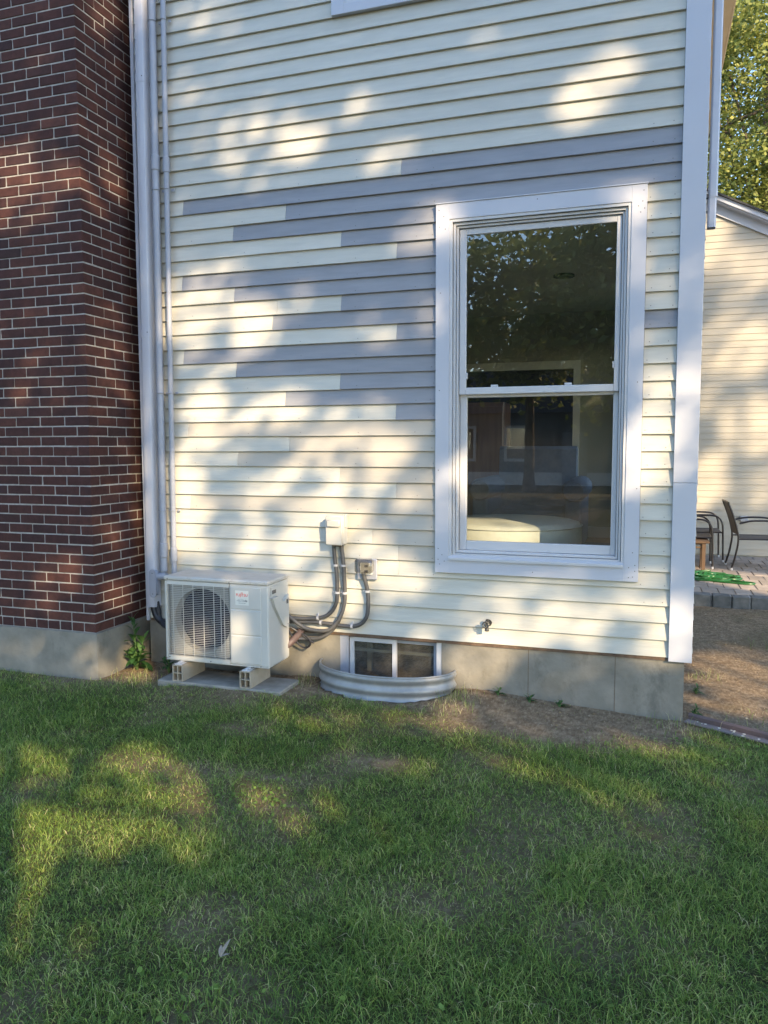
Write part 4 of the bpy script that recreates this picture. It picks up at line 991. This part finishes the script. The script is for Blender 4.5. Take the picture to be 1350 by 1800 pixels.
# shade trees behind the viewer. The late sun comes through their crowns; openings cut there to lay the lit patches are given as
# ellipses (centre, two half axes, openness) measured where the sun's rays through them meet the plane of the house wall.
LIT = [[-2.356,1.194,0.962,0.078,0.028,-0.323,0.2],[-2.072,0.701,0.653,0.02,-0.002,-0.228,0.3],[-2.324,0.343,0.888,0.047,-0.002,-0.195,0.26],[-0.578,0.222,0.648,0.042,0.003,-0.195,0.3],[-3.109,0.791,0.367,0.01,-0.012,-0.445,0.2],[-2.394,1.423,0.622,0.092,0.027,-0.15,0.25],[-2.985,2.132,0.42,0.11,0.128,-0.332,0.25],[-3.758,-1.58,0.995,0.153,-0.076,-0.166,0.3],[-2.19,-0.882,1.146,0.176,-0.187,-0.194,0.2],[-0.486,3.319,0.187,0.142,0.082,-0.102,1.0],[-2.349,3.22,0.155,0.045,0.043,-0.09,0.9],[-1.707,3.064,0.167,0.007,0.017,-0.097,0.6],[-1.895,3.381,0.208,0.06,0.037,-0.073,0.3],[-2.74,3.402,0.16,0.03,0.025,-0.065,0.2],[-3.154,4.156,0.257,0.013,0.022,-0.08,0.15],[-0.965,3.725,0.227,0.022,0.013,-0.048,0.25],[-2.694,2.059,0.163,-0.008,-0.003,-0.182,1.0],[-3.209,2.202,0.18,0.078,0.12,-0.193,0.65],[-1.54,2.615,0.097,-0.083,-0.123,-0.127,0.85],[-1.825,1.991,0.16,0.02,0.017,-0.093,0.7],[-1.476,2.105,0.088,-0.005,0.0,-0.148,0.6],[-2.383,2.211,0.217,0.098,0.045,-0.073,0.35],[-3.082,1.491,0.152,-0.027,-0.05,-0.213,0.85],[-2.563,1.471,0.227,0.09,0.05,-0.098,0.85],[-2.23,1.232,0.36,0.088,0.028,-0.103,0.75],[-1.848,1.176,0.33,0.055,0.02,-0.11,1.0],[-1.672,1.432,0.185,-0.003,0.0,-0.095,0.6],[-2.069,1.006,0.365,0.005,0.0,-0.113,0.45],[-3.293,0.868,0.187,0.003,-0.007,-0.253,1.0],[-2.703,0.88,0.208,0.072,0.043,-0.11,0.4],[-2.203,0.755,0.227,0.007,-0.002,-0.162,1.6],[-1.97,0.705,0.182,0.005,0.0,-0.128,1.3],[-1.596,1.012,0.172,0.002,0.0,-0.148,0.5],[-3.185,0.544,0.187,0.007,-0.003,-0.115,0.55],[-2.709,0.582,0.198,0.008,-0.002,-0.095,0.5],[-2.537,0.411,0.13,0.007,-0.002,-0.118,0.4],[-0.186,1.196,0.128,-0.035,-0.045,-0.2,1.8],[-0.029,1.196,0.105,0.002,0.005,-0.165,0.8],[-1.314,0.907,0.075,0.002,0.002,-0.218,0.6],[-1.357,2.599,0.065,-0.007,0.0,-0.17,0.6],[-0.299,2.681,0.142,-0.013,0.002,-0.057,0.6],[-0.255,2.406,0.052,-0.005,0.005,-0.257,0.5],[-0.07,1.557,0.083,-0.033,-0.06,-0.182,0.5],[0.056,1.457,0.048,-0.01,-0.043,-0.32,0.5],[0.045,0.161,0.107,0.007,0.007,-0.197,0.95],[-0.215,0.349,0.203,0.113,0.037,-0.08,0.6],[-0.543,0.189,0.222,0.098,0.035,-0.098,0.5],[-0.819,0.098,0.165,0.075,0.025,-0.065,0.35],[-1.123,-0.109,0.197,0.132,0.077,-0.128,0.9],[-0.539,-0.095,0.117,0.082,0.07,-0.118,0.35],[-0.11,0.011,0.128,0.012,0.002,-0.068,0.6],[-2.073,0.491,0.452,0.018,-0.002,-0.138,0.65],[-2.242,0.229,0.293,0.018,-0.002,-0.142,0.7],[-2.33,-0.112,0.255,0.02,-0.003,-0.178,0.9],[-1.713,0.355,0.228,0.072,0.02,-0.072,0.35],[-1.558,-0.108,0.155,0.013,0.0,-0.115,0.35],[-0.762,1.092,0.517,0.005,0.005,-0.262,1.3],[-3.399,-0.276,0.183,0.013,-0.005,-0.163,0.9],[-3.002,-0.245,0.075,0.005,-0.003,-0.143,0.8],[-2.946,0.095,0.163,0.01,-0.002,-0.093,0.5],[-3.456,0.028,0.13,0.007,-0.003,-0.115,0.3],[-4.649,2.777,0.198,-0.022,-0.008,-0.155,1.1],[-4.324,2.724,0.127,-0.052,-0.087,-0.162,0.5],[-4.686,2.539,0.192,-0.018,-0.007,-0.097,0.6],[-4.402,0.086,0.183,0.063,0.037,-0.095,0.6],[-4.482,-0.078,0.185,0.065,0.027,-0.067,0.5],[-4.129,-0.513,0.112,0.008,-0.005,-0.105,1.0],[-4.557,1.336,0.192,-0.003,-0.012,-0.23,0.2],[-3.864,4.035,0.18,0.176,-0.06,-0.178,1.1],[-3.942,2.862,0.182,0.185,-0.009,-0.179,0.6],[-3.936,1.847,0.197,0.162,-0.008,-0.183,0.6],[-3.927,1.467,0.164,0.123,-0.006,-0.161,0.35],[-3.91,0.649,0.189,0.11,-0.011,-0.247,0.35],[-3.881,0.054,0.171,0.08,-0.005,-0.126,0.5],[-3.52,4.236,0.047,-0.007,-0.007,-0.147,0.9],[-3.599,0.986,0.058,0.002,-0.023,-0.662,0.55],[-3.459,0.865,0.095,0.002,-0.008,-0.247,0.8],[7.315,8.686,0.178,-0.1,-0.177,-0.412,0.9],[7.931,6.08,0.405,-0.005,0.013,-0.417,1.5],[7.343,5.226,0.217,-0.082,-0.143,-0.468,0.9],[7.731,7.241,0.517,-0.023,0.015,-0.477,0.55],[7.7,8.187,0.438,-0.032,0.013,-0.392,0.5],[7.799,5.15,0.373,0.007,0.007,-0.245,0.3],[7.333,6.857,0.152,-0.003,0.018,-0.645,0.35],[1.827,0.489,0.066,-0.142,-0.377,-0.212,1.2],[1.177,0.025,0.005,-0.119,-0.449,-0.241,1.2],[0.566,-0.157,0.042,-0.042,-0.26,-0.148,0.9],[1.381,0.215,0.498,0.078,-1.414,-0.833,0.25],[-3.916,-1.319,0.245,-0.008,-0.057,-0.12,0.9],[-4.659,-1.434,0.231,0.036,0.003,-0.091,0.7],[-4.486,-1.718,0.567,0.129,0.005,-0.113,1.0],[-3.8,-1.547,0.543,0.124,-0.035,-0.101,0.95],[-3.254,-1.435,0.345,0.053,-0.055,-0.081,0.6],[-4.763,-1.958,0.158,0.025,0.006,-0.057,0.6],[-2.427,-1.114,0.153,0.024,-0.077,-0.081,0.5],[-1.274,-1.073,0.17,-0.05,-0.121,-0.076,0.6],[-1.523,-0.985,0.22,-0.019,-0.092,-0.067,0.45],[-0.605,-0.687,0.164,-0.024,-0.104,-0.066,0.7],[-1.586,-0.619,0.164,0.026,-0.162,-0.15,0.9],[-3.704,-0.378,0.248,0.084,-0.082,-0.213,1.1],[-4.745,-2.212,0.057,0.009,0.011,-0.091,0.7],[-2.587,-0.687,0.299,0.046,-0.06,-0.082,0.5],[-2.178,-0.724,0.329,0.05,-0.071,-0.078,0.5]]

LIT = np.array(LIT)
def openness(u, v, pad=.045):
    o = np.zeros(len(u))
    for cu, cv, au, av, bu, bv, w in LIT:
        la, lb = math.hypot(au, av), math.hypot(bu, bv); ka, kb = (la+pad)/la, (lb+pad)/lb
        D = np.linalg.inv(np.array([[au*ka, bu*kb], [av*ka, bv*kb]]))
        p = np.stack([u-cu, v-cv]); q = D@p; rr = (q**2).sum(0); o = np.maximum(o, np.where(rr < 1, w, 0))
    return o
def to_uv(P): s = P[:, 1]/S[1]; return P[:, 0]-S[0]*s, P[:, 2]-S[2]*s
SHADE = [(-3.5, 2.9, 3.4, 3.0, 17), (.5, 3.2, 3.4, 3.0, 19), (-4.8, -1.3, 3.0, 2.3, 15.5), (-1.35, -.8, 3.0, 2.2, 17.5), (3.0, 1.0, 2.6, 2.6, 16), (7.8, 6.3, 3.2, 3.6, 20)]
for i, (uc, vc, ru, rv, s0) in enumerate(SHADE):
    r = np.random.default_rng(50+i); n = int(ru*rv*3.14*800)
    a = r.random(n)*2*PI; q = np.sqrt(r.random(n)); wob = 1+.12*np.sin(3*a+i)+.08*np.sin(7*a+2*i)
    u = uc+ru*wob*q*np.cos(a); v = vc+rv*wob*q*np.sin(a); s = s0+r.normal(size=n)*1.0*np.sqrt(np.clip(1.1-q*q, .1, 1))
    P = np.stack([u+S[0]*s, S[1]*s, v+S[2]*s], 1)
    op = np.clip(openness(u, v), 0, .93); keep_ = r.random(n) < np.clip(-np.log(np.maximum(op, 1e-4))/4.6, 0, 1)
    thin = np.array([N1(*(np.stack([u, v])*1.9+i))])[0]; keep_ &= r.random(n) > .25*(thin > .62)
    P = P[keep_]; c = (uc+S[0]*s0, S[1]*s0, vc+S[2]*s0)
    cc = P[r.integers(0, len(P), 16)]
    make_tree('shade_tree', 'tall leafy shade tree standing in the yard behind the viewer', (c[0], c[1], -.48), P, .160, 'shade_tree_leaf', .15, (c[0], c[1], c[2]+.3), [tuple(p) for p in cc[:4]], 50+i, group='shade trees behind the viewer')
# trees and a house across the yard, seen mirrored in the window glass
for i, (x, y, h, rx, rz) in enumerate(((-8.5, -21, 5.6, 3.2, 3.4), (-4.2, -24, 6.2, 3.4, 3.8), (-.6, -21.5, 5.6, 3.0, 3.4), (3.6, -25, 6.2, 3.4, 3.8), (-6.0, -36, 8, 4.5, 5.5), (1.5, -37, 8.5, 4.5, 5.5))):
    r = np.random.default_rng(80+i); C, cc = clump_points((x, y, h), (rx, rx*.8, rz), 150, 46, .42, r, .2)
    make_tree('yard_tree', 'leafy yard tree across the lawn, seen only mirrored in the window glass', (x, y, -.48), C, .30, 'tree_leaf', .22, (x, y, h+1.5), [tuple(p) for p in cc[:9]], 80+i, group='yard trees mirrored in the window')
nb = thing('neighbour_house', 'blue grey neighbouring house across the yard, mirrored in the window', 'house', (-3.5, -29, -.48))
MB().box((-9.5, -33.5, -.48), (3.5, -28, 2.6)).build('wall', 'house_blue', nb)
MB().prism([(-33.9, 2.55), (-27.6, 2.55), (-30.75, 4.6)], 0, -9.9, 3.9).build('roof', 'asphalt_shingle', nb)
MB().box((-9.5, -27.99, -.48), (3.5, -27.96, .1)).build('skirt', 'white_trim', nb)
for x in (-7.6, -5.2, -.6, 1.6):
    f = MB().ring(x-.6, x+.6, .55, 2.05, .12, -27.99, -27.93).build('window', 'white_trim', nb); pane(x-.5, x+.5, .65, 1.95, -27.95, f)
dr = MB().box((-3.4, -27.995, -.40), (-2.4, -27.94, 1.75)).build('door', 'slate_fabric', nb); MB().tube([(-2.55, -27.94, .65), (-2.55, -27.88, .65)], .03, 8).build('knob', 'spigot_metal', dr)

# ------------------------------------------------------------------ grass and straw litter
def scatter(n, x0, x1, y0, y1): return rng.uniform(x0, x1, n), rng.uniform(y0, y1, n)
def visible(X, Y, mx=420, my=420):
    P = np.stack([X, Y, np.full_like(X, -.37)], 1)-CAM; z = P@CF; xx = 675+FPX*(P@CR)/z; yy = 900-FPX*(P@CU)/z
    return (z > .3) & (xx > -mx) & (xx < 1350+mx) & (yy < 1800+my)
def clear_of_things(X, Y):
    ok = ~in_well(X, Y, .015) & ~((X > -3.21) & (X < -2.33) & (Y > -.445)) & ~((X < -3.66) & (Y > -.50)) & ~((X < .10) & (Y > .0))
    p = np.stack([X-A[0], Y-A[1]], 1); a_ = p@d_; b_ = p@nrm
    return ok & ~((a_ > -.01) & (a_ < L_) & (b_ > -.06) & (b_ < .03))
def blades(X, Y, h, w, lean, col, name, mat, flat=None):
    n = len(X); Z = ground_z(X, Y)-.004; az = rng.uniform(0, 2*PI, n)+1.2*(N1(X*2, Y*2)-.5); g = rng.uniform(0, 2*PI, n)
    d = np.stack([np.cos(az), np.sin(az), np.zeros(n)], 1); s = np.stack([-np.sin(g), np.cos(g), np.zeros(n)], 1)*w[:, None]*.5
    b = np.stack([X, Y, Z], 1); up = np.array([0, 0, 1.])
    mid = b+up*(h*.58)[:, None]+d*(lean*h*.28)[:, None]; tip = b+up*(h*(1-.25*lean))[:, None]+d*(lean*h*.95)[:, None]
    if flat is not None: mid = b+up*.006+d*(h*.5)[:, None]+up*(flat*h*.4)[:, None]; tip = b+up*.005+d*h[:, None]+up*(flat*h*.5)[:, None]
    V = np.stack([b-s, b+s, mid-s*.8, mid+s*.8, tip], 1).reshape(-1, 3); k = np.arange(n)[:, None]*5
    Lp = np.concatenate([k, k+1, k+3, k, k+3, k+2, k+2, k+3, k+4], 1).ravel()
    return raw_mesh(name, V, 3, Lp, mat, np.repeat(np.clip(col, 0, 1), 5))
n = 560000; X, Y = scatter(n, -5.6, 2.6, -3.9, .1)
gd = grassy(X, Y); dist = np.hypot(X-CAM[0], Y-CAM[1]); dens = np.clip(1.15-.16*(dist-2), .38, 1)
k = (rng.random(n) < dens*np.clip(gd*1.05+.012, 0, 1)) & visible(X, Y) & clear_of_things(X, Y); X, Y, gd = X[k], Y[k], gd[k]; n = len(X)
tall = N2(X*3.3, Y*3.3); fine = N3(X*11, Y*11)
h = (.016+.026*tall**1.4+.016*fine)*(.5+.6*gd)*rng.uniform(.5, 1.45, n); w = rng.uniform(.0015, .0036, n)
col = .02+.66*rng.random(n)**1.5+.20*(N1(X*2.7+5, Y*2.7)-.45)+.12*(fine-.5)+.16*(1-gd)
dry = rng.random(n) < .035+.16*(1-gd); col = np.where(dry, rng.uniform(.66, .95, n), col)
tag(blades(X, Y, h, w, rng.uniform(.35, 1.9, n), col, 'lawn_grass', 'grass_blade'), 'short patchy green lawn grass in front of the house', 'grass', kind='stuff')
# tufts of long grass at the well and the foundation
tx, ty = [], []
for cx, cy, sp_, m_ in ((-2.33, -.10, .05, 90), (-1.27, -.17, .07, 130), (-1.22, -.35, .09, 60), (-2.30, -.22, .06, 40), (.02, -.15, .09, 90), (-3.40, -.42, .10, 140), (.28, 1.05, .07, 50), (1.2, 2.3, .2, 260), (.5, -.02, .2, 60)):
    tx.append(rng.normal(cx, sp_, m_)); ty.append(rng.normal(cy, sp_, m_))
X, Y = np.concatenate(tx), np.concatenate(ty); k = clear_of_things(X, Y); X, Y = X[k], Y[k]; n = len(X)
tag(blades(X, Y, rng.uniform(.03, .10, n), rng.uniform(.0016, .003, n), rng.uniform(.2, 1.1, n), rng.choice([.2, .35, .5, .75, .85, .95], n), 'grass_tuft', 'grass_blade'), 'wispy half dry grass tufts along the foundation and the window well', 'grass', kind='stuff')
# dead grass stems lying on bare soil
n = 110000; X, Y = scatter(n, -5, 2.6, -3.2, 4.05); gd = grassy(X, Y); bare = np.clip(1-gd*1.25, .06, 1)
k = (rng.random(n) < bare*np.where(Y < .1, .55, .34)*(.25+.9*N3(X*4, Y*4))) & visible(X, Y, 120, 60) & clear_of_things(X, Y); X, Y = X[k], Y[k]; n = len(X)
tag(blades(X, Y, rng.uniform(.012, .05, n), rng.uniform(.0014, .0032, n), np.ones(n), rng.beta(2, 2.4, n), 'straw_litter', 'straw', rng.uniform(0, .5, n)), 'dry straw and dead grass littering the bare soil', 'straw', kind='stuff')
n = 2600; X, Y = scatter(n, -4.5, 2.4, -1.2, 4.0); k = (rng.random(n) < np.clip(1-grassy(X, Y)*1.4, 0, 1)) & clear_of_things(X, Y) & visible(X, Y, 100, 0); X, Y = X[k], Y[k]; n = len(X)
sz = rng.gamma(2, .0022, n)+.002; Z = ground_z(X, Y)
oc = np.array([(1,0,0),(0,1,0),(-1,0,0),(0,-1,0),(0,0,.7),(0,0,-.7)]); V = (np.stack([X, Y, Z], 1)[:, None, :]+oc[None]*sz[:, None, None]*rng.uniform(.6, 1.3, (n, 6, 1))).reshape(-1, 3)
fc = np.array([(0,1,4),(1,2,4),(2,3,4),(3,0,4),(1,0,5),(2,1,5),(3,2,5),(0,3,5)]); Lp = (np.arange(n)[:, None, None]*6+fc[None]).ravel()
tag(raw_mesh('pebble_litter', V, 3, Lp, 'straw', np.repeat(rng.beta(1.2, 2.2, n), 6)), 'small clods and pebbles scattered on the bare soil', 'pebbles', kind='stuff')

# low clover and broadleaf weeds in the lawn
n = 26000; X, Y = scatter(n, -5.2, 2.4, -3.7, -.3); pt = smoothstep(.60, .78, N2(X*1.7+31, Y*1.7+7)*.7+N3(X*5+3, Y*5)*.3)
k = (rng.random(n) < pt*.9) & visible(X, Y, 300, 300) & clear_of_things(X, Y) & (grassy(X, Y) > .3); X, Y = X[k], Y[k]; n = len(X)
Z = ground_z(X, Y)+rng.uniform(.008, .028, n); a_ = rng.uniform(0, 2*PI, n); s_ = rng.uniform(.004, .010, n); tl = rng.normal(0, .35, (n, 2))
ring = np.array([(math.cos(g), math.sin(g)) for g in np.arange(6)*PI/3]); V = []
for q in ring: V.append(np.stack([X+s_*q[0], Y+s_*q[1], Z+s_*(q[0]*tl[:, 0]+q[1]*tl[:, 1])], 1))
V = np.stack(V, 1).reshape(-1, 3); Lp = (np.arange(n)[:, None]*6+np.arange(6)[None]).ravel()
tag(raw_mesh('clover', V, 6, Lp, 'grass_blade', np.repeat(rng.uniform(.05, .5, n), 6)), 'low clover and broad weed leaves scattered through the lawn', 'clover', kind='stuff')
